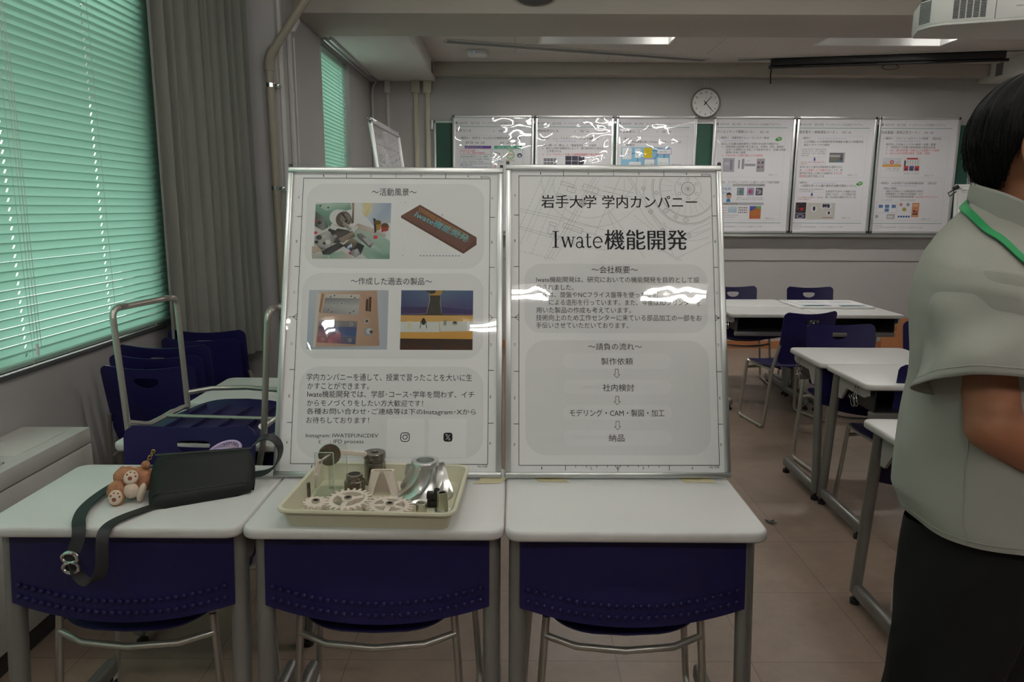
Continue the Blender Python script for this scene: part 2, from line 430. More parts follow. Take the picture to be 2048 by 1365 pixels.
# ------------------------------------------------------------------ the room
XL, XR, Y0, YB, ZC = -1.92, 5.5, -5.5, 7.89, 2.96
LAMPS = [(0.222, 1.372, 6.34, 6.86), (2.68, 3.80, 6.36, 6.88),               # far bay, seen in the picture
         (-1.86, -1.42, -1.41, -1.09), (-.37, .41, -1.41, -1.09), (1.13, 1.91, -1.41, -1.09), (2.63, 3.41, -1.41, -1.09),   # behind the camera
         (-1.86, -1.08, .95, 1.27), (-.37, .41, .95, 1.27), (1.13, 1.91, .95, 1.27),
         (-.37, .41, 2.55, 2.87), (1.13, 1.91, 2.55, 2.87), (2.63, 3.41, 2.55, 2.87)]
def plate(name, xs, ys, z0, z1, holes, m):
    gx = sorted(set([xs[0], xs[1]]+[h[0] for h in holes]+[h[1] for h in holes]))
    gy = sorted(set([ys[0], ys[1]]+[h[2] for h in holes]+[h[3] for h in holes]))
    b = MB()
    def solid(i, j):
        if not (0 <= i < len(gx)-1 and 0 <= j < len(gy)-1): return False
        cx, cy = (gx[i]+gx[i+1])/2, (gy[j]+gy[j+1])/2
        return not any(h[0] < cx < h[1] and h[2] < cy < h[3] for h in holes)
    for i in range(len(gx)-1):
        for j in range(len(gy)-1):
            if not solid(i, j): continue
            a, c, d, e = gx[i], gx[i+1], gy[j], gy[j+1]
            b.add([(a, d, z0), (c, d, z0), (c, e, z0), (a, e, z0)], [(0, 3, 2, 1)], m); b.add([(a, d, z1), (c, d, z1), (c, e, z1), (a, e, z1)], [(0, 1, 2, 3)], m)
            for (di, dj, p, q) in ((-1, 0, (a, d), (a, e)), (1, 0, (c, d), (c, e)), (0, -1, (a, d), (c, d)), (0, 1, (a, e), (c, e))):
                if not solid(i+di, j+dj): b.add([(*p, z0), (*q, z0), (*q, z1), (*p, z1)], [(0, 1, 2, 3)], m)
    bmesh.ops.remove_doubles(b.bm, verts=b.bm.verts[:], dist=1e-5)
    return struct(b.build(name))
plate('ceiling', (XL-.15, XR+.15), (Y0-.15, YB+.15), ZC, ZC+.12, LAMPS, M['ceiling'])
struct(MB().span((XL-.15, Y0-.15, -.1), (XR+.15, YB+.15, 0), M['floor']).build('floor'))
struct(MB().span((-1.65, YB, 0), (XR+.15, YB+.15, ZC), M['wall']).build('wall_back'))
struct(MB().span((XR, Y0-.15, 0), (XR+.15, YB, ZC), M['wall']).build('wall_right'))
struct(MB().span((XL-.15, Y0-.15, 0), (XR, Y0, ZC), M['wall']).build('wall_front'))
WY0, WY1, WZ0, WZ1 = .15, 3.86, .885, 2.80
b = MB()
b.span((XL-.15, Y0, 0), (XL, WY0, ZC), M['wall']); b.span((XL-.15, WY1, 0), (XL, 4.80, ZC), M['wall'])
b.span((XL-.15, WY0, 0), (XL, WY1, WZ0), M['wall']); b.span((XL-.15, WY0, WZ1), (XL, WY1, ZC), M['wall'])
struct(b.build('wall_left'))
struct(MB().span((XL-.15, 4.80, 0), (-1.50, 5.88, ZC), M['wall'], .004).build('column'))
VY0, VY1, VZ0, VZ1 = 5.92, 6.88, .885, 2.78
b = MB()
b.span((-1.65, 5.88, 0), (-1.50, VY0, ZC), M['wall']); b.span((-1.65, VY1, 0), (-1.50, YB, ZC), M['wall'])
b.span((-1.65, VY0, 0), (-1.50, VY1, VZ0), M['wall']); b.span((-1.65, VY0, VZ1), (-1.50, VY1, ZC), M['wall'])
struct(b.build('wall_left_far'))
struct(MB().span((-1.50, 5.215, 2.80), (XR, 5.88, ZC), M['beam'], .006).build('beam'))
struct(MB().span((-.822, 7.70, 2.84), (4.78, YB, ZC), M['beam'], .004).build('beam'))
struct(MB().span((-1.50, 5.88, 2.80), (-.822, YB, ZC), M['soffit'], .003).span((-.823, 7.50, 2.83), (-.818, 7.62, 2.93), M['steel_dark']).build('soffit'))
struct(MB().span((4.78, 5.88, 2.80), (XR, YB, ZC), M['soffit'], .003).build('soffit'))
struct(MB().span((4.774, 7.50, 2.82), (4.781, 7.60, 2.94), M['steel_grey']).build('trim_1'))
struct(MB().span((-1.50, YB-.006, .962), (XR, YB, .970), M['steel_grey']).build('trim_2'))
struct(MB().span((-1.50, YB-.012, 0), (XR, YB, .085), M['orange_wood']).build('baseboard_back'))
struct(MB().span((XL, 2.74, 0), (XL+.012, 4.80, .09), M['baseboard']).build('baseboard_left'))
# windows behind the blinds
def window(name, X, y0, y1, z0, z1, mull):
    w = thing(name, 'aluminium window behind a green blind', 'window'); del w['category']; del w['label']; struct(w)
    f = MB(); t = .045
    for a, c in (((y0, z0), (y1, z0+t)), ((y0, z1-t), (y1, z1)), ((y0, z0), (y0+t, z1)), ((y1-t, z0), (y1, z1))):
        f.span((X-.03, a[0], a[1]), (X+.03, c[0], c[1]), M['alu'], .003)
    for y in mull: f.span((X-.025, y-.03, z0+t), (X+.025, y+.03, z1-t), M['alu'], .003)
    f.build('window_frame', w)
    g = MB(); g.add([(X, y0+t, z0+t), (X, y1-t, z0+t), (X, y1-t, z1-t), (X, y0+t, z1-t)], [(0, 1, 2, 3)], M['glass']); g.build('window_glass', w)
    return w
window('window_1', -2.03, WY0, WY1, WZ0, WZ1, (1.35, 2.55)); window('window_2', -1.62, VY0, VY1, VZ0, VZ1, ())
struct(MB().span((-3.6, -1, 2.36), (-2.12, 8.5, 2.48), M['beam']).build('shading_overhang'))  # unseen overhang outside, added to shade the upper part of the near blind
struct(MB().span((XL-.02, WY0, WZ0-.022), (XL+.018, 3.93, WZ0), M['steel_grey'], .004).build('windowsill'))

def blind(name, label, X, y0, y1, z0, z1, pitch, w, tilt, holes, hs):
    t = thing(name, label, 'blind', (X, (y0+y1)/2, z0))
    V = MB(); ym = (y0+y1)/2
    n = int((z1-z0)/pitch); ca, sa = math.cos(R(tilt)), math.sin(R(tilt))
    ys = [y0, y1]
    for h in holes: ys += [h-hs, h+hs]
    ys = sorted(ys)
    for i in range(1, n):
        zc = i*pitch; sag = random.uniform(-.0006, .0006); tt = R(tilt+random.uniform(-2.0, 1.6)); ca, sa = math.cos(tt), math.sin(tt)
        pr = [(-.5, 0), (-.18, .0022), (.18, .0022), (.5, 0)]
        P = [(q*w*ca - c*sa, q*w*sa + c*ca) for q, c in pr]      # x towards the room, z up: room edge high
        vs = []; fs = []
        for y in ys:
            for px, pz in P: vs.append((px, y-ym, zc+pz+sag))
        for j in range(len(ys)-1):
            hole = any(abs((ys[j]+ys[j+1])/2-h) < hs*.5 for h in holes)
            for k in range(3):
                if hole and k == 1: continue
                fs.append((j*4+k, j*4+k+1, j*4+5+k, j*4+4+k))
        V.add(vs, fs, M['slat'])
    V.build('slats', t, recalc=False)
    MB().box((0, 0, .008), (.024, y1-y0, .016), M['rail_green'], .004).build('bottom_rail', t)
    MB().box((0, 0, z1-z0), (.04, y1-y0, .035), M['rail_green'], .004).build('head_rail', t)
    for h in holes:
        c = MB(); c.tube([(.024, h-ym, 0), (.024, h-ym, z1-z0)], .0011, M['white_duct'], 6); c.tube([(-.024, h-ym, 0), (-.024, h-ym, z1-z0)], .0011, M['white_duct'], 6)
        c.build('ladder_cord', t)
    return t
M['rail_green'] = mat('blind_rail_green', (.36, .52, .44), .5)
blind('venetian_blind', 'large green venetian blind over the near window, left of the grey curtain', -1.885, -.05, 3.99, .905, 2.86, .0348, .0408, 65, (1.35, 2.755, 3.36), .0045)
blind('venetian_blind', 'narrow green venetian blind at the far window behind the column', -1.545, VY0+.012, VY1-.012, .905, 2.74, .030, .036, 66, (6.68,), .006)
def cord_pull():
    t = thing('blind_cord', 'thin clear pull cords hanging in front of the near green blind', 'cord', (-1.86, 2.77, .98))
    b = MB()
    for k, dy in enumerate((0, .016, .030)): b.tube([(0, dy, 1.85), (.004, dy+.01, 1.0), (0, dy+.004*k, .02-.02*k)], .0012, M['white_duct'], 6)
    b.build('cords', t); MB().cyl((0, .012, -.045), (0, .012, .0), .006, M['light_white']).build('cord_tassel', t)
cord_pull()

# curtain gathered beside the near blind
def curtain():
    rnd = random.Random(4)
    A, Bp = Vector((-1.805, 3.79)), Vector((-1.640, 4.70)); d = (Bp-A); nrm = Vector((d.y, -d.x)).normalized()
    ph = [rnd.uniform(-.5, .5) for _ in range(40)]
    def f(u, v):
        z = 2.84-v*2.25
        fold = u*10.0
        a = .030*(.72+.28*math.sin(int(fold)*2.1))*(.8+.3*v)
        w = math.sin(2*PI*fold+.5*math.sin(1.7*v+u*9))*a+.006*math.sin(2*PI*fold*2+1.3)
        p = A+d*(.5+(u-.5)*(1+.06*v))+nrm*(w-.005)
        return Vector((p.x, p.y, z))
    b = MB(); b.grid(f, 260, 24, M['curtain'])
    o = b.build('curtain', sharp=180); tag(o, 'long grey curtain gathered in folds beside the near window', 'curtain')
curtain()
def curtain_track():
    t = thing('curtain_track', 'white double curtain track under the soffit above the far window', 'curtain rail', (-1.44, 6.9, 2.79))
    for dx in (-.03, .015): MB().span((dx-.01, -.98, -.012), (dx+.01, .93, .009), M['alu_white'], .003).build('rail', t)
curtain_track()

# pipes and ducts
def pipes():
    t = thing('drain_pipe', 'beige drain pipe running down the column beside the curtain', 'pipe', (-1.52, 4.755, .78))
    MB().tube([(0, 0, 0), (-.012, 0, 1.60), (0.0, -.01, 1.655), (.245, -.03, 1.98), (.4, -.03, 2.18)], .0255, M['pipe'], 14, .04).build('pipe', t)
    MB().tube([(-.012, 0, 1.565), (-.012, 0, 1.60), (0.0, -.01, 1.655), (.03, -.012, 1.695)], .031, M['pipe'], 14, .03).build('elbow', t)
    for z in (1.48, .85):
        c = MB(); c.cyl((-.008, 0, z-.012), (-.008, 0, z+.012), .0285, M['chrome']); c.box((.035, 0, z), (.03, .02, .018), M['chrome'], .003); c.cyl((.045, -.012, z-.012), (.06, -.012, z-.012), .008, M['chrome'])
        c.build('pipe_clamp', t)
    MB().tube([(0, 0, .02), (0, 0, -.02), (.06, -.005, -.03)], .028, mat('rusty_joint', (.16, .085, .05), .7, vary=(30, .3, 4)), 12, .02).build('valve', t)
    for (x, y, zt, r, lab, mm) in ((-1.488, 4.865, 2.95, .016, 'flat white cable duct along the corner of the column', 'white_duct'), (-1.488, 5.06, 2.66, .024, 'wide white cable duct up the side of the column to the bracket', 'white_duct')):
        q = MB().box((x, y, zt/2), (.022, r*2, zt), M[mm], .004)
        if r > .02: q.tube([(x+.014, y+.05, .02), (x+.014, y+.05, 2.62)], .007, M['white_duct'], 8).box((x+.03, y+.02, 2.70), (.05, .16, .05), M['light_white'], .012, rot=(.6, 0, 0))
        tag(q.build('cable_duct'), lab, 'cable duct')
    for (x, w, zb, mm, lab) in ((-1.32, .026, .055, 'white_duct', 'thin white cable duct on the back wall with a small box at the soffit'),
                                (-1.025, .045, .085, 'cream_duct', 'left of the two cream cable ducts on the back wall by the chalkboard'),
                                (-.905, .045, .085, 'cream_duct', 'right of the two cream cable ducts on the back wall by the chalkboard')):
        r = thing('cable_duct', lab, 'cable duct', (x, YB, 0))
        MB().box((0, -.014, 1.36), (w, .028, 2.72), M[mm], .004).build('duct', r)
        MB().box((0, -.03, 2.74), (zb, .06, .12), M[mm], .006).build('duct_box', r)
    tag(MB().tube([(-1.478, 7.865, .02), (-1.478, 7.865, 2.66), (-1.47, 7.862, 2.74), (-1.44, 7.862, 2.79)], .012, M['white_duct'], 8, .03).build('cable_duct'), 'round white cable duct in the far left corner of the room', 'cable duct')
pipes()

# ceiling lamps
def lamps():
    where = ['recessed ceiling light above the clock, nearer the left of the far bay', 'recessed ceiling light in the far bay, in front of the projection screen',
             'recessed ceiling light behind the camera, nearest the window wall', 'recessed ceiling light behind the camera, second from the window wall', 'recessed ceiling light behind the camera, third from the window wall', 'recessed ceiling light behind the camera, by the right wall',
             'recessed ceiling light just ahead of the camera on the window side', 'recessed ceiling light just ahead of the camera, middle of its row', 'recessed ceiling light just ahead of the camera above the person',
             'recessed ceiling light straight above the two big boards', 'recessed ceiling light above the aisle beside the person', 'recessed ceiling light over the right side of the near bay']
    for (x0, x1, y0, y1), lab in zip(LAMPS, where):
        cx, cy = (x0+x1)/2, (y0+y1)/2; t = thing('ceiling_light', lab, 'ceiling light', (cx, cy, ZC), group='recessed fluorescent ceiling lights')
        w, d = (x1-x0), (y1-y0); h = MB(); e = .003
        for a, c in (((-w/2+e, -d/2+e, .0), (-w/2+e+.004, d/2-e, .13)), ((w/2-e-.004, -d/2+e, 0), (w/2-e, d/2-e, .13)), ((-w/2+e, -d/2+e, 0), (w/2-e, -d/2+e+.004, .13)), ((-w/2+e, d/2-e-.004, 0), (w/2-e, d/2-e, .13)), ((-w/2+e, -d/2+e, .126), (w/2-e, d/2-e, .13))):
            h.span(a, c, M['reflector'])
        oy = -.135 if d > .5 else 0; zt = .062 if oy else -.012
        if oy: h.span((-w/2+.03, -.225, .004), (w/2-.11, -.221, .126), M['reflector']); h.span((-w/2+.03, 6.575-cy, .003), (w/2-.11, 6.579-cy, .126), M['reflector'])
        else:
            for s in (-1, 1): h.span((-w/2+.07, s*.108-.002, .030), (w/2-.07, s*.108+.002, .126), M['reflector'])
        h.build('housing', t)
        g = MB(); k = .012
        for a, c in (((-w/2-k, -d/2-k, -.005), (w/2+k, -d/2+.006, .0)), ((-w/2-k, d/2-.006, -.005), (w/2+k, d/2+k, 0)), ((-w/2-k, -d/2, -.005), (-w/2+.006, d/2, 0)), ((w/2-.006, -d/2, -.005), (w/2+k, d/2, 0))): g.span(a, c, M['light_white'])
        g.build('trim_ring', t)
        for s in ((0,) if .5 < cy < 3 else (-1, 0, 1) if cy > 5 else (-1, 1)): MB().cyl((-w/2+.03, oy+s*.055, zt), (w/2-.03, oy+s*.055, zt), .016, M['lamp'], seg=12).build('tube', t)
lamps()

def access_point():
    t = thing('wireless_access_point', 'small white rounded box on the far ceiling left of the lights', 'access point', (-.352, 7.19, ZC))
    MB().prism(rrect(.19, .19, .05, 6), -.045, 0, M['light_white'], bev=.014).build('case', t)
    MB().box((-.03, -.096, -.03), (.006, .004, .006), mat('blue_led', (.05, .05, .3), .3, emit=((.2, .2, 1), 1.2))).build('indicator_light', t)
access_point()
# diagonal projection-screen channels on the far ceiling
def screens():
    def channel(name, lab, P, Q, dark):
        P, Q = Vector(P), Vector(Q); c = (P+Q)/2; L = (Q-P).length; a = math.atan2(Q.y-P.y, Q.x-P.x)
        t = thing(name, lab, 'screen', (c.x, c.y, ZC), (0, 0, a))
        f = MB()
        f.span((-L/2, -.075, -.012), (L/2, -.06, 0), M['white_paint']); f.span((-L/2, .06, -.012), (L/2, .075, 0), M['white_paint'])
        f.span((-L/2, -.06, -.012), (-L/2+.012, .06, 0), M['white_paint']); f.span((L/2-.012, -.06, -.012), (L/2, .06, 0), M['white_paint'])
        f.build('channel_frame', t)
        MB().span((-L/2+.012, -.059, -.004), (L/2-.012, .059, -.001), M['steel_grey']).build('channel_lining', t)
        return t, L
    channel('screen_channel', 'closed screen slot in a long pale frame on the far ceiling, left of the clock', (-.615, 6.75), (1.89, 7.56), 0)
    t, L = channel('projection_screen', 'rolled black projection screen in the ceiling slot right of the clock', (2.18, 7.53), (4.75, 7.02), 1)
    MB().span((-L/2+.32, -.05, -.075), (L/2-.25, .045, -.004), M['black_plastic'], .01).build('screen_case', t)
    MB().cyl((-L/2+.30, -.02, -.088), (L/2-.22, -.02, -.088), .014, M['black_plastic']).build('bottom_bar', t)
    MB().tube([(.05, -.03, -.095), (-.0, -.03, -.125), (.05, -.03, -.145), (.12, -.03, -.145), (.17, -.03, -.125), (.12, -.03, -.095)], .004, M['black_plastic'], 8, .02).build('pull_ring', t)
    MB().tube([(-L/2+.33, 0, -.02), (-L/2+.33, .0, -.10), (-L/2+.325, .0, -.16), (-L/2+.33, 0, -.24)], .006, M['black_plastic'], 8).build('cord', t)
screens()
tag(MB().ell((0, 0, 0), (.13, .05, .055), M['steel_dark']).build('dark_blur_dome', loc=(.135, 5.17, 2.90)), 'dark grey dome standing for an unidentified dark blur on the front of the near beam', 'dark_blur')  # flattened dark dome stands in for a dark blur of unknown cause

# chalkboard
def chalkboard():
    x0, x1, z0, z1 = -.846, 4.795, 1.235, 2.405
    t = thing('chalkboard', 'dark green chalkboard across the back wall, covered by posters', 'chalkboard', ((x0+x1)/2, YB, z0)); w = (x1-x0)/2; h = z1-z0
    MB().span((-w+.02, -.022, .02), (w-.02, 0, h-.02), M['green_board']).build('panel', t)
    f = MB()
    for a, c in (((-w, -.03, 0), (w, 0, .022)), ((-w, -.03, h-.022), (w, 0, h)), ((-w, -.03, 0), (-w+.022, 0, h)), ((w-.022, -.03, 0), (w, 0, h))): f.span(a, c, M['alu'], .003)
    f.build('frame', t)
    MB().span((-w, -.10, -.012), (w, -.028, .006), M['alu'], .004).build('chalk_tray', t)
    MB().span((-w-.03, -.04, h-.09), (-w-.004, 0, h+.01), M['alu'], .004).build('end_bracket', t)
chalkboard()

# clock
def clock():
    t = thing('wall_clock', 'round white wall clock with black hands above the posters', 'clock', (1.979, YB, 2.592), (R(90), 0, 0))
    r = .152
    MB().lathe([(0, 0), (r-.004, 0), (r, .006), (r, .032), (r-.008, .038), (r-.014, .036), (r-.016, .028)], M['steel_grey'], seg=64).build('case', t)
    MB().lathe([(0, .029), (r-.0155, .029)], M['paper'], seg=64).build('dial', t)
    p = Print()
    p.poly([(0, 0), (1, 0), (1, 1), (0, 1)], (.7, .7, .7), .2)
    for k in range(12):
        a = R(90-30*(k+1)); s = str(k+1); x, y = 110*math.cos(a), 110*math.sin(a); w = 9 if len(s) == 1 else 16
        if s == '1': w = 4
        p.text(s, x-w/2, x+w/2, y-10, y+10, (.03, .03, .03), bold=1.2)
    for k in range(60):
        a = R(6*k); q = 126 if k % 5 else 123; p.line(q*math.cos(a), q*math.sin(a), 131*math.cos(a), 131*math.sin(a), .8 if k % 5 else 1.6, (.1, .1, .1))
    p.rect(-14, 14, 48, 52, (.55, .55, .55)); p.build('numerals', t, .0295)
    def hand(name, ang, L, w, tail, z, taper):
        a = R(90-ang); b = MB(); b.prism([(-tail, -w/2), (L, -w*taper), (L, w*taper), (-tail, w/2)], z, z+.0015, M['black_plastic'], Matrix.Rotation(a, 4, 'Z')); b.build(name, t)
    hand('hour_hand', 41, .088, .010, .026, .031, .25); hand('minute_hand', 137, .122, .008, .030, .033, .3)
    MB().cyl((0, 0, .029), (0, 0, .037), .009, M['black_plastic']).build('hub', t)
    MB().span((-.016, r+.0, .0), (-.013, .245, .004), M['white_duct']).span((.013, r, 0), (.016, .245, .004), M['white_duct']).build('hanging_wire', t)
clock()
# ------------------------------------------------------------------ posters on the back wall
INK = (.03, .03, .035); RED = (.62, .03, .05); GREY = (.30, .30, .32); BLU = (.05, .09, .35); LINK = (.25, .27, .55); TEAL = (.03, .25, .24)
def aframe(t, w, h, prof, dep, mm, caps=True):
    f = MB()
    for a, c in (((-w/2, 0, 0), (w/2, prof, dep)), ((-w/2, h-prof, 0), (w/2, h, dep)), ((-w/2, prof, 0), (-w/2+prof, h-prof, dep)), ((w/2-prof, prof, 0), (w/2, h-prof, dep))): f.span(a, c, mm, .004)
    f.build('frame', t)
    if caps:
        for x in (-1, 1):
            for y in (0, 1):
                px = x*(w/2-.014); py = .014 if y == 0 else h-.014
                MB().box((px, py, dep*.5), (.031, .031, dep+.003), M['chrome_dark'], .009).build('corner_cap', t)
M['chrome_dark'] = mat('dark_chrome_corner', (.18, .18, .20), .2, metal=.9)
def ripple(amp, seed, sx=3, sy=4):
    o = Vector((seed*7.3, seed*3.1, 0))
    return lambda x, y: amp*noise.noise(Vector((x*sx, y*sy, 0))+o)+amp*.35*noise.noise(Vector((x*sx*3, y*sy*3, 1))+o)
def cover(t, w, h, z, amp, seed, mm, nx=26, ny=34, sx=3, sy=4, hgt=None):
    f = hgt or ripple(amp, seed, sx, sy); b = MB()
    def g(u, v):
        x, y = (u-.5)*w, v*h; e = min(u, 1-u, v, 1-v); k = min(1, e*12)
        return Vector((x, y, z+max(f(x, y)*k, -.0015)))
    b.grid(g, nx, ny, mm); return b.build('clear_cover', t, (0, 0, 0), sharp=180, recalc=False)
HEAD = '岩手大学　理工学部　データサイエンス応用副プログラム'
def common(p, title):
    p.disc(-382, 1106, 13, (.35, .42, .40)); p.disc(-382, 1106, 6, (.12, .2, .18), 3); p.ring(-382, 1106, 17, 1.5, (.5, .55, .54))
    p.line_of('岩手大学', -355, 1092, 26, (.25, .28, .27), maxw=90); p.line_of('理工学部', -232, 1092, 26, GREY, maxw=92); p.line_of('データサイエンス応用副プログラム', -112, 1092, 26, GREY, maxw=380)
    p.line(-385, 1070, 345, 1070, 4, TEAL)
    p.line_of(title, -388, 1014, 32, INK, maxw=370); p.line_of('×', 0, 1014, 24, INK); p.line_of('DS・AI', 62, 1014, 29, INK, maxw=100)
def footer(p):
    p.line(-385, 92, 345, 92, 4, TEAL); p.line_of('問い合わせ先', -370, 66, 13, GREY); p.line_of('岩手大学 理工学部 教育推進事務室　データサイエンス応用副プログラム部門', -370, 45, 15, GREY, maxw=610); p.line_of('TEL 019-621', -370, 27, 12, GREY)
def box(p, y0, y1): p.frame(-362, 328, y0, y1, 1.2, (.45, .45, .47))
def leaf(p, x, y):
    p.poly([(x+34*math.cos(R(a))*(1-.12*math.sin(R(a))), y+20*math.sin(R(a))+6*math.cos(R(a))) for a in range(0, 360, 15)], (.08, .36, .08)); p.path([(x-14, y+14), (x-6, y+2), (x+4, y-1), (x+2, y-12)], 6, (.8, .85, .8), 3); p.disc(x+14, y+6, 6, (.75, .85, .7), 3)
def para(p, lines, x, y, h, col=INK, gap=1.18, maxw=680):
    for i, s in enumerate(lines):
        if s: p.line_of(s, x, y-i*h*gap, h, col, maxw=maxw)
def here(p, x, y): p.line_of('詳細はこちら', x, y, 17, GREY, maxw=100)
def poster1(p):
    common(p, '化学コース'); box(p, 140, 980)
    p.line_of('<事例1>　化学コースにおける情報科学の研究教育', -350, 942, 28, INK, maxw=640); p.line_of('学部教育（3年）の例', -292, 895, 24, INK, maxw=200); p.line_of('研究（4年）の例', 70, 895, 24, INK, maxw=190)
    p.rect(-298, -20, 848, 876, (.13, .08, .32)); p.line_of('化学プログラミング', -290, 851, 20, (.75, .72, .85), maxw=180); p.rect(10, 300, 848, 876, (.02, .34, .22)); p.line_of('計算を用いた機能解析・開発', 40, 851, 20, (.8, .9, .85), maxw=240)
    p.frame(-345, -26, 790, 842, 2, (.7, .2, .2)); p.line_of('Pythonを学ぶ基礎', -340, 816, 19, RED); p.line_of('データ化、自動化 動画解析', -318, 795, 19, RED, maxw=230)
    p.frame(-345, -26, 700, 782, 2, (.2, .45, .35)); para(p, ['科学技術計算用ライブラリ環境', '　ライブラリとその活用：NumPy', '　SciPy、Matplotlib、Pandas'], -340, 755, 20, (.1, .2, .18), maxw=300)
    p.frame(-345, -26, 600, 692, 2, BLU); para(p, ['量子化学入門', '　簡単な分子軌道法（Hückel法）', '　より高度な量子化学計算へ'], -340, 667, 20, BLU, maxw=300)
    p.frame(-16, 312, 600, 842, 2, (.1, .45, .3)); p.frame(-10, 108, 752, 838, 1.5, (.4, .45, .65)); p.disc(180, 785, 46, (.35, .55, .35)); p.disc(180, 785, 34, (.72, .78, .70), 3); p.line_of('機能性', 150, 778, 20, RED, 4); p.line_of('分子設計', 140, 828, 19, (.1, .35, .1)); p.frame(250, 308, 750, 838, 1.5, (.4, .45, .65)); p.disc(278, 780, 26, (.06, .06, .1), 3, 22); p.disc(278, 776, 14, (.6, .6, .62), 4, 12)
    p.line_of('機械学習', 130, 716, 24, (.45, .38, .1)); p.path([(60, 745), (60, 712), (110, 712)], 7, (.45, .5, .7)); p.path([(60, 690), (20, 690), (20, 650)], 7, (.6, .15, .15)); p.line_of('材料開発', 18, 620, 24, RED)
    for a in range(8): p.disc(40+14*math.cos(a*1.7)*2, 795+9*math.sin(a*2.3)*2, 5, (.2, .2, .22), 3)
def poster2(p):
    common(p, '材料科学コース'); box(p, 130, 980)
    p.line_of('<事例1>　ニューラルネットワークによる組織解析', -355, 942, 27, INK, maxw=640); p.line_of('https://doi.org/10.2320/jinstmet', -200, 920, 17, LINK, maxw=360)
    para(p, ['材料（鋼）の「硬さ」と「電磁気的性質」の相関', '→　焼き入れ時の組織変化によって、鋼の磁気特性が変わる', '　　と予想される'], -342, 872, 26, INK, 1.15, 650); p.line_of('→　ニューラルネットを用いた組織画像解析で検出成功！', -338, 780, 26, RED, maxw=610)
    for j in range(2):
        for i in range(4): p.rect(-318+i*34, -288+i*34, 722-j*38, 752-j*38, (.16, .16, .20)); p.ring(-303+i*34, 738-j*38, 9, 2.5, (.6, .6, .66), 3, 20*i, 250)
        for i in range(3): p.rect(-90+i*68, -26+i*68, 728-j*52, 776-j*52, (.07, .07, .10))
    here(p, 175, 640); p.line_of('<事例2>　画像解析による凝固組織の評価', -355, 560, 27, INK, maxw=560)
def poster3(p):
    common(p, '知能情報コース'); box(p, 130, 980); p.line_of('<事例1>', -350, 944, 26); para(p, ['いじめ表現辞書を用いたTwitter上のネットいじめの', '自動検出'], -330, 910, 27, INK, 1.15, 590)
    p.rect(-360, 150, 420, 868, (.28, .55, .74)); W_ = (.82, .86, .88)
    for (x0, x1, y0, y1, c) in ((-350, -250, 745, 862, W_), (-215, -155, 760, 855, W_), (-125, -35, 760, 862, (.72, .55, .02)), (20, 160, 800, 845, W_), (-110, -10, 640, 745, W_), (25, 140, 625, 760, W_), (-275, -150, 620, 720, W_)): p.rr(x0, x1, y0, y1, 10, c, 2)
    p.frame(-128, -8, 630, 752, 4, (.45, .1, .35), 4); p.path([(-30, 855), (165, 855), (165, 800), (-5, 800)], 4, (.45, .1, .35), 4)
    for a in ((-250, 805, -215, 805), (-155, 805, -125, 805), (-35, 835, 20, 830), (-185, 760, -185, 720), (90, 800, 90, 760), (30, 800, -15, 745), (-10, 660, 25, 670)): p.line(*a, 9, (.05, .25, .55), 2.5)
    for (s, x, y, w) in (('Twitterの', -335, 812, 70), ('クロール', -335, 785, 70), ('いじめ', -208, 820, 45), ('表現', -205, 790, 40), ('辞書', -98, 820, 40), ('いじめ表現', -118, 790, 78), ('投稿の判定', 35, 815, 105), ('学習データ', 35, 700, 90), ('モデル構築', -100, 690, 80), ('検証', -235, 655, 60)): p.line_of(s, x, y, 17, GREY, 5, w)
    here(p, 172, 685)
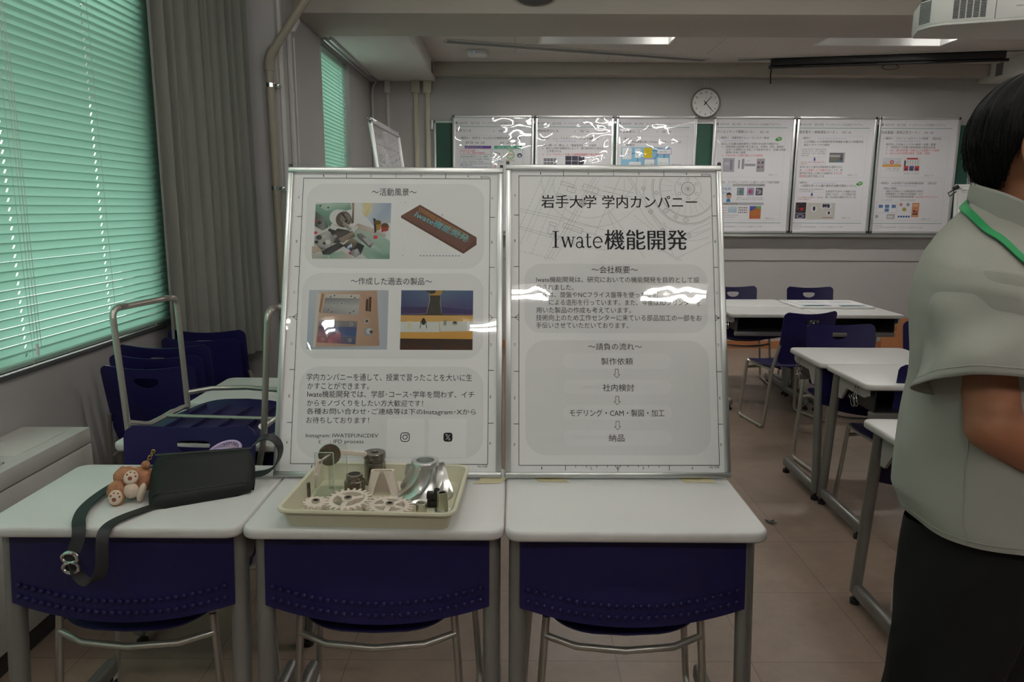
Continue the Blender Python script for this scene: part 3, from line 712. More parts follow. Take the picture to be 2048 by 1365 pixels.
def poster4(p):
    common(p, 'クリエイティブ情報コース'); box(p, 568, 986); p.line_of('<事例1>　深層学習でヒューマンエラー軽減', -352, 956, 26, INK, maxw=540); leaf(p, 262, 957); p.line_of('https://doi.org/10.11517/jsaisigtwo', -310, 934, 15, LINK, maxw=500)
    para(p, ['出土した石器は識別番号と写真付き台帳で保管する', '→　収納容器の誤認識や取り違えは、学術的、法的、倫理的', '　　な多くの問題を引き起こす可能性があり、正確な保管・', '　　管理が非常に重要'], -335, 896, 26, INK, 1.14, 650); p.line_of('→　CNNを用いた画像分類による石器識別', -325, 778, 25, RED, maxw=430)
    p.rect(-305, -185, 620, 762, (.40, .40, .47)); p.rect(-290, -240, 690, 720, (.55, .55, .6), 3); p.rect(-230, -205, 640, 745, (.24, .24, .28), 3); p.rect(-145, -128, 655, 745, (.35, .35, .40)); p.rect(-108, -82, 650, 755, (.33, .33, .38)); p.rect(-78, 36, 680, 705, (.34, .34, .38)); p.ring(-40, 710, 28, 2.5, GREY, 3, 30, 160); p.rect(48, 132, 622, 758, (.36, .35, .37))
    for (x, y, c) in ((70, 718, (.3, .08, .06)), (110, 718, (.06, .06, .1)), (70, 670, (.08, .1, .2)), (106, 672, (.4, .1, .08))): p.disc(x, y, 12, c, 3, 9)
    here(p, 180, 585); box(p, 124, 528); p.line_of('<事例2>　インタフェースデザインに基づくメディア技術の開発', -352, 502, 26, INK, maxw=650)
    p.rr(-395, -195, 320, 505, 40, (.70, .75, .80)); p.line_of('ぬめぬめ', -350, 430, 36, BLU, 3, 140); p.line_of('しない', -330, 392, 30, BLU, 3, 110)
    p.disc(-224, 372, 27, (.62, .36, .24), 3, 30); p.poly([(-252, 380), (-245, 402), (-222, 410), (-200, 398), (-197, 378), (-215, 386)], (.04, .03, .03), 4); p.poly([(-250, 310), (-245, 340), (-228, 346), (-210, 340), (-205, 310)], (.03, .22, .45), 3)
    p.rect(-190, 150, 472, 498, (.45, .45, .47)); p.line_of('インタラクティブな展示', -60, 476, 19, INK, 3, 200)
    for x, c, d in ((-135, (.22, .25, .30), (.10, .25, .22)), (-30, (.30, .26, .42), (.5, .10, .22)), (62, (.10, .10, .13), (.42, .42, .45))): p.rect(x-5, x+68, 380, 458, c); p.disc(x+32, 418, 22, d, 3); p.rect(x+8, x+22, 392, 446, (.55, .55, .6), 3)
    para(p, ['視線を遮ることなく自然な形で映像を提示する装置を', '製作し、体験者の動きに応じて変化する作品を展示'], -140, 348, 14, GREY, 1.3, 280); p.rect(-390, 148, 278, 305, (.45, .45, .47)); p.line_of('人の感情と行動の計測', -300, 283, 17, INK, 3)
    p.rect(-225, -130, 195, 262, (.52, .62, .70)); 
    for i in range(9): p.line(-220+i*10, 205, -220+i*10, 232+12*math.sin(i*2), 3, (.2, .4, .6), 3)
    for i in range(5):
        for j in range(3): p.disc(-108+i*20, 250-j*24, 7, ((.3, .08, .08), (.06, .12, .25), (.1, .25, .12), (.08, .08, .1))[(i+2*j) % 4], 3)
    p.rect(5, 125, 135, 268, (.45, .14, .05)); p.poly([(5, 268), (5, 215), (40, 225), (70, 268)], (.05, .08, .35), 3); p.poly([(70, 268), (85, 235), (125, 240), (125, 268)], (.1, .35, .15), 3); p.frame(30, 65, 178, 215, 4, (.5, .4, .05), 4); p.frame(80, 112, 185, 220, 4, (.6, .2, .05), 4)
    for i in range(3): p.rect(-290, -235, 245-i*26, 250-i*26, (.55, .2, .2))
    para(p, ['笑顔の度合いや視線を自動で計測し', '人の状態に合わせた支援を行う'], -330, 165, 14, GREY, 1.5, 250); here(p, 172, 132); footer(p)
def poster5(p):
    common(p, '電気電子・情報通信コース'); box(p, 568, 986); p.line_of('<事例1>', -352, 956, 25); p.line_of('https://www.eng.iwate-u.ac.jp/index.php/research', -185, 960, 15, LINK, maxw=450); para(p, ['人工知能による除電特性学習機能を備えた除電特性', '適応イオナイザの開発'], -330, 920, 27, INK, 1.2, 620)
    p.frame(-350, -90, 775, 868, 1, GREY); para(p, ['電子部品の製造工程では、静電気の発生が製品', '不良の原因となるため、イオナイザで除電する。', '除電特性は環境により変化し、調整に熟練者の', '経験が必要'], -345, 846, 15, (.2, .2, .22), 1.35, 250); p.poly([(-212, 750), (-212, 772), (-198, 772), (-198, 750), (-188, 750), (-205, 734), (-222, 750)], (.03, .08, .40)); p.frame(-350, -90, 700, 732, 1, (.6, .35, .35)); para(p, ['電圧・極性・気流などの調整を自動的に学習し', '最適化する'], -345, 716, 14, (.5, .1, .1), 1.25, 250)
    p.rect(-52, 112, 722, 820, (.16, .16, .17)); p.rect(-48, 60, 775, 800, (.42, .42, .43), 3); p.rect(-40, 40, 735, 768, (.20, .22, .16), 3); p.rect(20, 60, 728, 745, (.10, .22, .45), 3); p.disc(75, 760, 9, (.03, .03, .05), 3); p.rect(95, 112, 725, 825, (.5, .5, .52), 3)
    y = 662; p.line_of('状況に応じた適切な制御規則を適用するた', -355, y, 27, INK, maxw=445); p.line_of('め、', -355, y-32, 27); p.line_of('人工知能により自動化', -308, y-32, 27, RED, maxw=240); p.line_of('することで、除', -66, y-32, 27, INK, maxw=160); p.line_of('電特性が変化した際にも効果的な', -355, y-64, 27, INK, maxw=350); p.line_of('モデル予', 2, y-64, 27, RED, maxw=88); p.line_of('測制御', -355, y-94, 27, RED, maxw=70); p.line_of('を実行可能とする', -284, y-94, 27, INK, maxw=190); here(p, 155, 585)
    box(p, 124, 532); p.line_of('<事例2>', -352, 502, 25); p.line_of('https://www.eng.iwate-u.ac.jp/research', -200, 505, 15, LINK, maxw=370); p.line_of('心磁図を用いた心臓の電気的活動可視化システム', -330, 470, 27, INK, maxw=585); leaf(p, 288, 505)
    p.frame(-350, -80, 412, 452, 1, GREY); para(p, ['心臓の電気的活動に伴い発生する磁場を計測する', 'ことで病変を可視化する'], -345, 436, 14, (.2, .2, .22), 1.25, 255); p.poly([(-212, 388), (-212, 408), (-198, 408), (-198, 388), (-188, 388), (-205, 374), (-222, 388)], (.03, .08, .40)); p.frame(-350, -80, 322, 370, 1, (.6, .35, .35)); para(p, ['センサの高精度化と信号処理により、微弱な磁場', 'を検出し自動診断へ'], -345, 352, 14, (.4, .1, .1), 1.25, 255); para(p, ['生体信号では多くの場面でAIを', '活用しており、ノイズ除去や診', '断への応用も期待されている'], -62, 412, 26, INK, 1.15, 320)
    p.rect(-368, -255, 198, 308, (.03, .025, .03)); p.disc(-300, 240, 16, (.5, .02, .02), 3); p.disc(-335, 245, 10, (.25, .03, .03), 3); p.ring(-312, 255, 40, 6, (.10, .06, .06), 3); p.rect(-368, -255, 140, 195, (.03, .03, .05)); p.disc(-312, 165, 42, (.30, .30, .35), 3, 22); p.disc(-312, 165, 26, (.06, .05, .12), 4, 14); p.rect(-250, 52, 132, 305, (.58, .56, .53))
    for (x, y_, a, c2) in ((-170, 245, 13, 24), (-72, 275, 13, 20), (-20, 272, 15, 22), (-10, 200, 12, 16)): p.disc(x, y_, a*2.6, (.68, .67, .68), 3, c2*1.6); p.disc(x, y_, a, (.03, .03, .09), 4, c2)
    p.line(-80, 150, 30, 152, 5, (.25, .08, .06), 3); here(p, 130, 142); footer(p)
def poster6(p):
    common(p, '社会基盤・環境工学コース'); box(p, 568, 986); p.line_of('<事例1>　ドローン・AIでインフラ管理　（国交省）', -352, 956, 26, INK, maxw=640); p.line_of('https://www.mlit.go.jp/tec/gijutu/content/001', -240, 936, 15, LINK, maxw=500)
    para(p, ['老朽化した社会インフラの維持・点検・管理', '→　効率的かつ的確な維持管理の実施が必須'], -330, 896, 26, INK, 1.14, 560); para(p, ['→　UAV（無人航空機）の導入による画像データ取得', '→　AIによるひび割れ検出（点検・診断）'], -330, 836, 26, RED, 1.14, 560)
    p.rect(-345, -150, 690, 772, (.66, .68, .72)); p.rect(-345, -150, 678, 706, (.65, .34, .10), 3); p.disc(-250, 728, 20, (.5, .06, .08), 3); p.disc(-250, 728, 9, (.8, .75, .75), 4); p.line(-340, 730, -300, 716, 5, (.35, .3, .5), 3); p.line(-210, 716, -160, 736, 5, (.5, .2, .2), 3)
    p.rect(-130, 50, 625, 775, (.72, .73, .74)); p.rect(-95, 20, 755, 772, (.5, .06, .06), 3); p.rect(-120, -102, 690, 745, (.05, .06, .14), 3)
    for i in range(5): p.rect(-85+i*26, -78+i*26, 700, 748, (.40, .50, .46), 3)
    for i, c in enumerate(((.5, .06, .07), (.08, .1, .3), (.5, .06, .07))): p.rr(-118+i*56, -70+i*56, 640, 690, 6, c, 3); p.rect(-108+i*56, -82+i*56, 645, 665, (.06, .06, .08), 4)
    para(p, ['ひび割れ・剥離の検出', '図1　UAVによる点検'], -310, 655, 15, GREY, 1.3, 160); p.line_of('図2 画像データの解析 例', -110, 605, 14, GREY); here(p, 105, 585)
    box(p, 124, 532); p.line_of('<事例2>　AI活用型下水処理場運転管理　（国交省）', -352, 500, 26, INK, maxw=640); p.line_of('https://www.mlit.go.jp/mizukokudo/sewerage', -240, 480, 15, LINK, maxw=480); para(p, ['（現在の課題）', '・　施設の広域化による運転管理の効率化', '・　熟練職員からの適切な技術継承　など', '・　下水道革新的技術実証事業'], -330, 446, 25, INK, 1.14, 430); p.line_of('（B-DASHプロジェクト）', 20, 360, 25, RED, maxw=235)
    p.line_of('AIによる運転支援', -330, 330, 15, GREY); p.line_of('処理場における自動制御', -130, 330, 15, GREY); p.frame(-370, -150, 205, 312, 2, (.35, .4, .55))
    for (x, y) in ((-345, 255), (-278, 255), (-208, 255), (-278, 215)): p.rr(x, x+45, y, y+34, 4, (.10, .22, .45), 3)
    p.disc(-70, 240, 20, (.35, .28, .06), 3); p.disc(-110, 290, 16, (.55, .2, .2), 3); p.disc(-35, 290, 17, (.3, .32, .42), 3)
    for i in range(5): p.disc(-122+i*27, 165, 11, (.05, .14, .40), 3)
    p.rect(10, 85, 160, 308, (.62, .26, .12)); p.rr(20, 75, 270, 295, 6, (.7, .45, .25), 3); p.disc(35, 222, 13, (.06, .06, .2), 4); p.disc(62, 215, 12, (.5, .05, .05), 4); p.rect(20, 75, 185, 200, (.06, .06, .12), 4); p.rect(-370, -340, 150, 180, (.4, .4, .42)); p.rect(-250, -165, 140, 190, (.42, .42, .44)); p.rect(-240, -180, 150, 175, (.68, .68, .7), 3)
    here(p, 120, 132); footer(p)
WP = [(-.650, .201, poster1, 'chemistry course poster, leftmost in the row of six on the chalkboard'), (.211, 1.036, poster2, 'materials science course poster with red line of text, second in the row of six'),
      (1.057, 1.897, poster3, 'poster with light blue flow chart and yellow box, just below left of the clock'), (2.064, 2.923, poster4, 'creative information course poster with small cartoon head, just right of the clock'),
      (2.934, 3.767, poster5, 'electrical course poster with dark red heart scan at its bottom left corner'), (3.783, 4.631, poster6, 'civil engineering course poster at the right end of the row of six, beside the person')]
for i, (x0, x1, fn, lab) in enumerate(WP):
    w = x1-x0-.004; t = thing('framed_poster', lab, 'poster', ((x0+x1)/2, YB-.034, 1.262), (R(90), 0, 0), group='framed course posters on the chalkboard')
    h = 1.198; aframe(t, w, h, .026, .020, M['alu_white'])
    MB().span((-w/2+.02, .02, .002), (w/2-.02, h-.02, .005), M['paper2']).build('sheet', t)
    p = Print(); fn(p); o = p.build('print', t, .0052); o.location.y = .014
    cover(t, w-.05, h-.05, .013, .008, i+2, M['film2'], sx=3.2, sy=4.5).location.y = .025

# two framed posters leaning near the far window, seen edge-on
def oblique(lab, P, ang, seed):
    t = thing('framed_poster', lab, 'poster', P, (R(90-8), 0, R(ang)), group='framed posters leaning by the far window'); w, h = .84, 1.19
    aframe(t, w, h, .028, .022, M['alu_white']); MB().span((-w/2+.02, .02, .002), (w/2-.02, h-.02, .005), M['paper2']).build('sheet', t)
    p = Print(); p.line_of('岩手大学　理工学部', -370, 1100, 30, GREY); p.line(-385, 1062, 385, 1062, 5, GREY)
    p.line_of('地域課題', -370, 960, 60, (.3, .3, .33)); p.line_of('解決', -370, 800, 60, (.3, .3, .33)); para(p, ['学生による研究活動の紹介', '地域と連携した取り組み'], -120, 930, 34, GREY); p.disc(-20, 790, 60, (.15, .40, .33)); p.poly([(0, 820), (120, 790), (170, 680), (60, 700)], (.25, .45, .40)); p.disc(230, 800, 60, (.45, .38, .50)); p.disc(230, 720, 55, (.55, .35, .38), 3)
    p.rect(-120, 20, 560, 620, (.08, .08, .09)); p.poly([(80, 600), (330, 640), (300, 540), (120, 520)], (.35, .35, .40)); para(p, ['データを活用した支援', '成果報告'], -370, 480, 34, GREY); p.build('print', t, .0055)
    cover(t, w-.05, h-.05, .013, .008, seed, M['film2'], sx=3.2, sy=4.5).location.y = .025
    MB().tube([(0, .60, -.004), (0, .06, -.25)], .010, M['alu']).tube([(0, .60, -.006), (0, .55, -.006)], .02, M['alu']).build('stand_strut', t)
    n = Vector((math.sin(R(ang)), -math.cos(R(ang)), 0)); c = Vector(P)-n*.14
    d = thing('side_table', 'white side table under the %s leaning poster by the far window' % ('nearer' if seed == 21 else 'farther'), 'table', (c.x, c.y, 0), (0, 0, R(ang)))
    MB().box((0, 0, P[2]-.016), (.95, .50, .03), M['laminate'], .01).build('tabletop', d)
    for x in (-.42, .42): MB().box((x, 0, (P[2]-.031)/2), (.04, .42, P[2]-.031), M['steel_grey'], .005).build('leg', d)
oblique('framed poster with green and pink print, leaning by the far window, nearer of two', (-.612, 4.445, .805), 88.5, 21)
oblique('framed poster partly hidden behind the nearer leaning poster by the far window', (-.700, 5.47, .805), 98, 22)
# ------------------------------------------------------------------ the two big boards on the front desks
BLK = (.012, .012, .016)
def sheet_marks(p, xl, xr, yb, yt, ylet, side):
    p.frame(xl, xr, yb, yt, 1.6, BLK)
    for i, (l, x) in enumerate(zip('1234', (-222, -77, 76, 221))): p.text(l, x-(.8 if l == '1' else 2), x+(1.6 if l == '1' else 2.6), yt+4, yt+12, BLK)
    p.text('80×277mm', xr-30, xr, yt+2.5, yt+9, BLK)
    for x in (-152, 153): p.line(x, yt, x, yt+16, 1.6, BLK)
    p.line(0, yt, 0, yt+30, 1.0, BLK)
    for l, y in zip('ABCDEF', ylet):
        p.text(l, xl-14, xl-9.5, y-4, y+4, BLK); p.text(l, xr+5, xr+9.5, y-4, y+4, BLK)
    for y in side: p.line(xl-15, y, xl, y, 1.8, BLK); p.line(xr, y, xr+16, y, 1.8, BLK)
    ym = (yb+yt)/2
    for s, x in ((-1, xl), (1, xr)):
        p.line(x, ym, x+s*26, ym, 1.5, BLK); p.line(x, ym+9, x+s*12, ym, 1.5, BLK); p.line(x, ym-9, x+s*12, ym, 1.5, BLK)
    p.line(0, yb, 0, yb-21, 1.5, BLK); p.line(-9, yb, 0, yb-12, 1.5, BLK); p.line(9, yb, 0, yb-12, 1.5, BLK)
    for x in (-152, 150): p.line(x, yb, x, yb-15, 1.8, BLK)
    for x in (-122, -91, -61, -30, 30, 60, 90, 120): p.line(x, yb, x, yb-6.5, 1.4, BLK)
    for l, x in zip('1234', (-221, -78, 73, 216)): p.text(l, x-(.8 if l == '1' else 2), x+(1.6 if l == '1' else 2.6), yb-12, yb-4, BLK)
    p.text('Ver. 5.00', xr-30, xr-1, yb-8.5, yb-2, BLK)
PAN = (.775, .775, .785); PAN2 = (.81, .81, .82)
def print_right():
    p = Print()
    sheet_marks(p, -287, 296, 36, 902, (841, 701, 544, 388, 231, 95), (780, 622, 309, 155))
    p.rr(-271, 276, 423, 631, 50, PAN, .5); p.rr(-268, 274, 65, 401, 60, PAN, .5)
    for a, c in ((317, 363), (242, 285), (168, 211), (93, 136)): p.rr(-157, 161, a, c, 22, PAN2, .8)
    # machine drawing printed behind the title
    G = (.30, .30, .32); G2 = (.42, .42, .44)
    def clipc(cx, cy, r, w, col, ry=None):
        n = 90; ry = ry or r; pts = [(cx+r*math.cos(2*PI*k/n), cy+ry*math.sin(2*PI*k/n)) for k in range(n+1)]
        for a, b in zip(pts, pts[1:]):
            if all(-284 < q[0] < 293 and 640 < q[1] < 900 for q in (a, b)): p.line(*a, *b, w, col, 1.4)
    cx, cy = 225, 864
    for r, w, col in ((20, 1.2, BLK), (40, .8, G), (84, 1.0, G), (87, .7, G), (106, 1.2, G), (110, .8, G), (135, .7, G2), (158, .7, G2)): clipc(cx, cy, r, w, col, r*1.02)
    for k in range(16): a = 2*PI*k/16; p.line(cx, cy, cx+18*math.cos(a), cy+18*math.sin(a), .6, G, 1.4)
    for k in range(6): a = R(30+60*k); clipc(cx+30*math.cos(a), cy+30*math.sin(a), 4.5, .9, G)
    for k in range(24):
        a = R(15*k+6); q = [(cx+r*math.cos(a), cy+r*math.sin(a)) for r in (46, 82)]
        if all(-284 < x < 293 and 640 < y < 900 for x, y in q): p.line(*q[0], *q[1], .5, G2, 1.4)
    for a, r, s in ((180, 135, 5), (212, 135, 5.5), (246, 97, 5), (265, 97, 7), (225, 97, 7), (270, 145, 5), (238, 150, 5), (188, 97, 5)):
        x, y = cx+r*math.cos(R(a)), cy+r*math.sin(R(a)); clipc(x, y, s, 1, G); p.line(x-s*1.8, y, x+s*1.8, y, .5, G2, 1.4); p.line(x, y-s*1.8, x, y+s*1.8, .5, G2, 1.4)
    for cxx, cyy, r in ((-75, 880, 108), (-60, 905, 160)): clipc(cxx, cyy, r, .6, G2)
    for x0, y0, x1, y1, d in ((-215, 900, -285, 740, 1), (-190, 900, -284, 690, 0), (-175, 900, -265, 700, 1), (-150, 900, -250, 660, 1), (-60, 900, -205, 642, 0), (-52, 900, -195, 642, 0), (-40, 900, -182, 642, 1), (-110, 898, -210, 642, 1), (20, 900, -60, 720, 0), (40, 900, 150, 720, 0), (48, 900, 158, 722, 0), (60, 780, 160, 700, 1), (-20, 800, 90, 650, 0), (-284, 800, -150, 770, 0), (-284, 792, -150, 762, 0), (-284, 745, -120, 700, 0), (-284, 738, -120, 692, 0), (-284, 670, -180, 645, 1), (-150, 770, -30, 735, 0), (-150, 745, 20, 700, 0), (120, 690, 200, 642, 0), (105, 700, 190, 642, 0), (292, 760, 140, 690, 0), (292, 740, 130, 668, 0), (292, 700, 185, 650, 0), (-30, 870, 60, 850, 0), (-34, 856, 56, 836, 0), (-100, 872, -10, 850, 0), (-105, 858, -20, 836, 0), (30, 830, 60, 870, 0), (-20, 790, 5, 730, 0), (-130, 690, -20, 672, 1), (150, 760, 175, 660, 1)):
        if d: p.dash(x0, y0, x1, y1, .7, G, 1.4)
        else: p.line(x0, y0, x1, y1, .6, G, 1.4)
    for x, y, w, h, a in ((-140, 875, 40, 9, -18), (-128, 860, 26, 16, -18), (-150, 838, 46, 7, -18), (-185, 752, 22, 10, -18), (-190, 735, 16, 26, -18), (-180, 715, 24, 12, -18), (-125, 740, 60, 14, -18), (-70, 862, 48, 18, -18)):
        c, s_ = math.cos(R(a)), math.sin(R(a)); q = [(x+u*w/2*c-v*h/2*s_, y+u*w/2*s_+v*h/2*c) for u, v in ((-1, -1), (1, -1), (1, 1), (-1, 1), (-1, -1))]; p.path(q, .8, G, 1.4)
    p.disc(-95, 818, 12, (.52, .52, .53), 1.2)
    p.text('岩手大学', -219.8, -54, 802, 842.8, bold=.8); p.text('学内カンパニー', -36, 250.6, 802, 842.8, bold=.8)
    serif_iwate(p, -188.4, -32, 680, 731); p.text('機能開発', -30, 217.3, 674.4, 736.1, bold=1.6)
    for s, a, b, c, d in (('～会社概要～', -69.8, 68.2, 602.5, 624.7), ('Iwate機能開発は、研究においての機能開発を目的として設', -235.5, 251.8, 574.3, 592.2), ('立されました。', -235.6, -124.6, 551, 568.8), ('現在は、旋盤やNCフライス盤等を使った旋削', -235.6, 126.4, 528.7, 546.5), ('による造形を行っています。また、今後は3Dプリンターを', -197.8, 253.3, 505.3, 523.5), ('用いた製品の作成も考えています。', -235.7, 45.8, 482, 499.8), ('技術向上のため工作センターに来ている部品加工の一部をお', -235.8, 255.5, 459.2, 477.6), ('手伝いさせていただいております。', -236.1, 37.5, 436.6, 454.3),
                       ('～請負の流れ～', -82.4, 76, 372, 392.8), ('製作依頼', -44.7, 49, 328.3, 349), ('社内検討', -41, 51.3, 250.3, 272.3), ('モデリング・CAM・製図・加工', -138.7, 138.8, 176.7, 197.9), ('納品', -25.1, 20.5, 104.1, 125.8)): p.text(s, a, b, c, d, BLK)
    for y0, y1 in ((290, 316), (211, 236), (138, 163)):
        p.path([(-3.6, y1), (5.6, y1), (5.6, y0+10), (10, y0+10), (1, y0), (-8.3, y0+10), (-3.6, y0+10), (-3.6, y1)], 1.3, BLK)
    return p
def serif_iwate(p, x0, x1, y0, y1):
    """the Latin letters of the title in a bookish serif face"""
    H = y1-y0; xh = H*.66; k = (x1-x0)/160.
    def seg(pts, w, z=3): p.path([(x0+a*k, y0+b) for a, b in pts], w, BLK, z)
    def slab(a, b, y, h=2.2): p.rect(x0+a*k, x0+b*k, y0+y-h/2, y0+y+h/2, BLK, 3.2)
    seg([(12, 0), (12, H)], 6.2); slab(2, 22, 1.1); slab(2, 22, H-1.1)
    seg([(32, xh), (41, 1)], 5.2); seg([(41, 1), (50, xh-3)], 2.4); seg([(50, xh), (59, 1)], 5.2); seg([(59, 1), (67, xh)], 2.4); slab(27, 38, xh-.8, 1.8); slab(45, 55, xh-.8, 1.8); slab(62, 72, xh-.8, 1.8)
    X = lambda a: x0+a*k
    p.ring(X(84.5), y0+xh*.27, 9*k, 3.4, BLK, 3, 20, 330, 30, xh*.26); seg([(93, xh*.72), (93, 5), (95, 1.5), (99, 2.5)], 5); p.ring(X(85.5), y0+xh*.70, 8.2*k, 3.6, BLK, 3, 10, 165, 20, xh*.27)
    seg([(110, xh+10), (110, 8), (112, 2.5), (116, 1.5), (121, 5)], 4.8); slab(103, 121, xh-.8, 2)
    p.ring(X(141), y0+xh*.5, 13*k, 4.2, BLK, 3, 0, 318, 40, xh*.48); slab(130, 154, xh*.53, 2.2)
def photo_lathe(p, X0, X1, Y0_, Y1):
    """machine-shop photograph: green lathe with a steel chuck"""
    u = lambda x: X0+(x-308)/667*(X1-X0); v = lambda y: Y1-(y-343)/492*(Y1-Y0_)
    def P(pts, c, z): p.poly([(u(a), v(b)) for a, b in pts], c, z)
    P([(308, 343), (975, 343), (975, 835), (308, 835)], [(.62, .62, .62), (.72, .72, .74), (.55, .56, .58), (.45, .42, .38)], 1)
    P([(700, 343), (975, 343), (975, 520), (820, 540), (760, 470)], [(.62, .62, .6), (.30, .38, .5), (.42, .46, .52), (.38, .42, .5), (.5, .55, .6)], 1.3)
    P([(735, 343), (810, 343), (800, 430), (750, 470), (715, 420)], [(.65, .50, .18), (.6, .55, .35), (.62, .60, .45), (.55, .48, .25), (.65, .6, .4)], 1.5)
    P([(308, 360), (470, 343), (615, 343), (625, 400), (520, 430), (440, 560), (308, 430)], [(.22, .36, .29), (.34, .46, .40), (.30, .42, .36), (.16, .28, .22), (.20, .33, .27), (.10, .2, .15), (.15, .28, .21)], 1.6)
    P([(330, 370), (420, 350), (600, 352), (560, 392), (400, 415)], [(.40, .52, .46), (.45, .56, .5), (.34, .46, .4), (.24, .38, .3), (.3, .44, .36)], 1.8)
    for x, y in ((420, 385), (350, 372)): p.disc(u(x), v(y), 3, (.08, .12, .1), 2)
    P([(690, 560), (840, 590), (975, 680), (975, 835), (780, 835), (600, 660)], [(.35, .42, .38), (.38, .5, .43), (.30, .44, .37), (.22, .36, .29), (.26, .4, .33), (.3, .34, .3)], 2)
    P([(730, 650), (840, 720), (975, 800), (975, 835), (860, 835), (720, 720)], [(.45, .55, .5), (.4, .52, .45), (.16, .28, .22), (.14, .26, .2), (.2, .34, .27), (.3, .42, .36)], 2.2)
    P([(690, 525), (830, 570), (945, 600), (930, 645), (780, 600), (640, 560)], [(.42, .33, .26), (.5, .46, .42), (.6, .6, .58), (.35, .33, .32), (.45, .38, .32), (.4, .3, .25)], 2.4)
    P([(308, 420), (390, 470), (430, 560), (380, 590), (308, 550)], [(.10, .12, .10), (.2, .2, .2), (.06, .07, .06), (.22, .24, .22), (.05, .06, .05)], 2.4)
    p.disc(u(535), v(480), 30, (.46, .46, .46), 2.6, 28, 26); p.disc(u(505), v(470), 24, (.60, .60, .60), 2.7, 24, 26); p.disc(u(560), v(490), 24, (.11, .085, .07), 2.8, 25, 26); p.disc(u(575), v(480), 16, (.20, .17, .15), 2.9, 16, 26)
    P([(525, 430), (560, 440), (600, 500), (570, 560), (540, 545), (580, 490)], (.04, .035, .03), 3); P([(560, 505), (640, 560), (625, 590), (550, 540)], [(.3, .28, .26), (.62, .6, .58), (.2, .18, .16), (.25, .2, .15)], 3.1); P([(600, 560), (690, 545), (690, 565), (620, 600)], (.55, .55, .55), 3.1)
    P([(625, 343), (650, 343), (650, 520), (628, 530), (632, 420)], [(.4, .3, .2), (.3, .24, .18), (.08, .06, .05), (.1, .08, .06), (.35, .3, .26)], 3)
    P([(510, 570), (640, 590), (670, 640), (560, 690), (470, 700), (430, 640)], [(.02, .02, .02), (.10, .08, .07), (.15, .12, .10), (.06, .05, .05), (.03, .03, .03), (.12, .11, .11)], 3); P([(520, 660), (640, 600), (665, 620), (560, 700)], [(.28, .22, .18), (.34, .28, .24), (.20, .15, .12), (.24, .2, .17)], 3.2)
    P([(320, 640), (420, 590), (500, 660), (450, 740), (380, 760), (310, 700)], [(.25, .25, .24), (.4, .4, .38), (.14, .13, .13), (.34, .33, .32), (.05, .05, .05), (.3, .3, .3)], 3.1)
    for x, y, r, c in ((350, 650, 9, (.06, .06, .06)), (395, 640, 8, (.42, .42, .42)), (430, 690, 9, (.55, .54, .52)), (400, 700, 5, (.03, .03, .03)), (470, 600, 8, (.05, .05, .05)), (490, 640, 6, (.3, .3, .3)), (330, 690, 6, (.04, .04, .04)), (445, 585, 6, (.06, .06, .05)), (320, 608, 5, (.55, .04, .06)), (316, 505, 4, (.5, .05, .06)), (845, 645, 7, (.55, .05, .06)), (632, 785, 6, (.50, .04, .07)), (348, 520, 6, (.04, .04, .04)), (372, 540, 5, (.2, .2, .2))): p.disc(u(x), v(y), r, c, 3.4, r*.85)
    P([(380, 770), (520, 690), (580, 720), (450, 800), (390, 800)], [(.02, .02, .02), (.06, .06, .06), (.03, .03, .03), (.08, .08, .08), (.05, .05, .05)], 3.4); P([(560, 720), (640, 650), (700, 690), (640, 770)], [(.05, .05, .05), (.28, .23, .18), (.2, .16, .13), (.03, .03, .03)], 3.4); P([(600, 730), (640, 700), (645, 730), (612, 760)], (.50, .58, .68), 3.6); P([(610, 745), (635, 728), (632, 742), (616, 754)], (.05, .10, .3), 3.7)
    P([(680, 620), (720, 610), (835, 700), (800, 740), (690, 650)], [(.10, .10, .10), (.22, .22, .22), (.30, .30, .30), (.08, .08, .08), (.12, .12, .12)], 3.3); P([(730, 655), (770, 650), (820, 695), (790, 720)], (.36, .37, .37), 3.5)
    P([(690, 690), (750, 720), (720, 800), (650, 760)], (.03, .03, .035), 3.4); P([(650, 760), (690, 745), (720, 790), (680, 825), (620, 790)], [(.2, .2, .2), (.45, .45, .45), (.16, .15, .14), (.3, .3, .3), (.12, .1, .1)], 3.6)
    P([(292, 800), (360, 770), (440, 800), (430, 835), (300, 835)], [(.35, .38, .34), (.5, .5, .46), (.3, .4, .34), (.25, .34, .28), (.4, .38, .34)], 3.2); P([(440, 790), (560, 770), (640, 810), (640, 835), (450, 835)], [(.25, .38, .30), (.3, .42, .34), (.45, .4, .38), (.5, .42, .4), (.24, .38, .3)], 3.1); P([(292, 725), (380, 740), (400, 790), (330, 800), (292, 790)], [(.5, .38, .3), (.42, .34, .28), (.2, .18, .16), (.3, .3, .26), (.46, .38, .3)], 3.0)
    for x, c, d in ((860, (.34, .20, .05), (.13, .08, .02)), (925, (.33, .06, .04), (.12, .07, .03))): P([(x-30, 515), (x+32, 520), (x+24, 580), (x-20, 590)] if x < 900 else [(x-38, 535), (x+38, 545), (x+28, 590), (x-28, 600)], c, 3.4); p.disc(u(x), v(515 if x < 900 else 540), 11, d, 3.6, 7)
    P([(822, 490), (845, 490), (852, 600), (836, 610)], (.04, .04, .045), 3.5); p.disc(u(830), v(490), 4, (.05, .05, .05), 3.6)
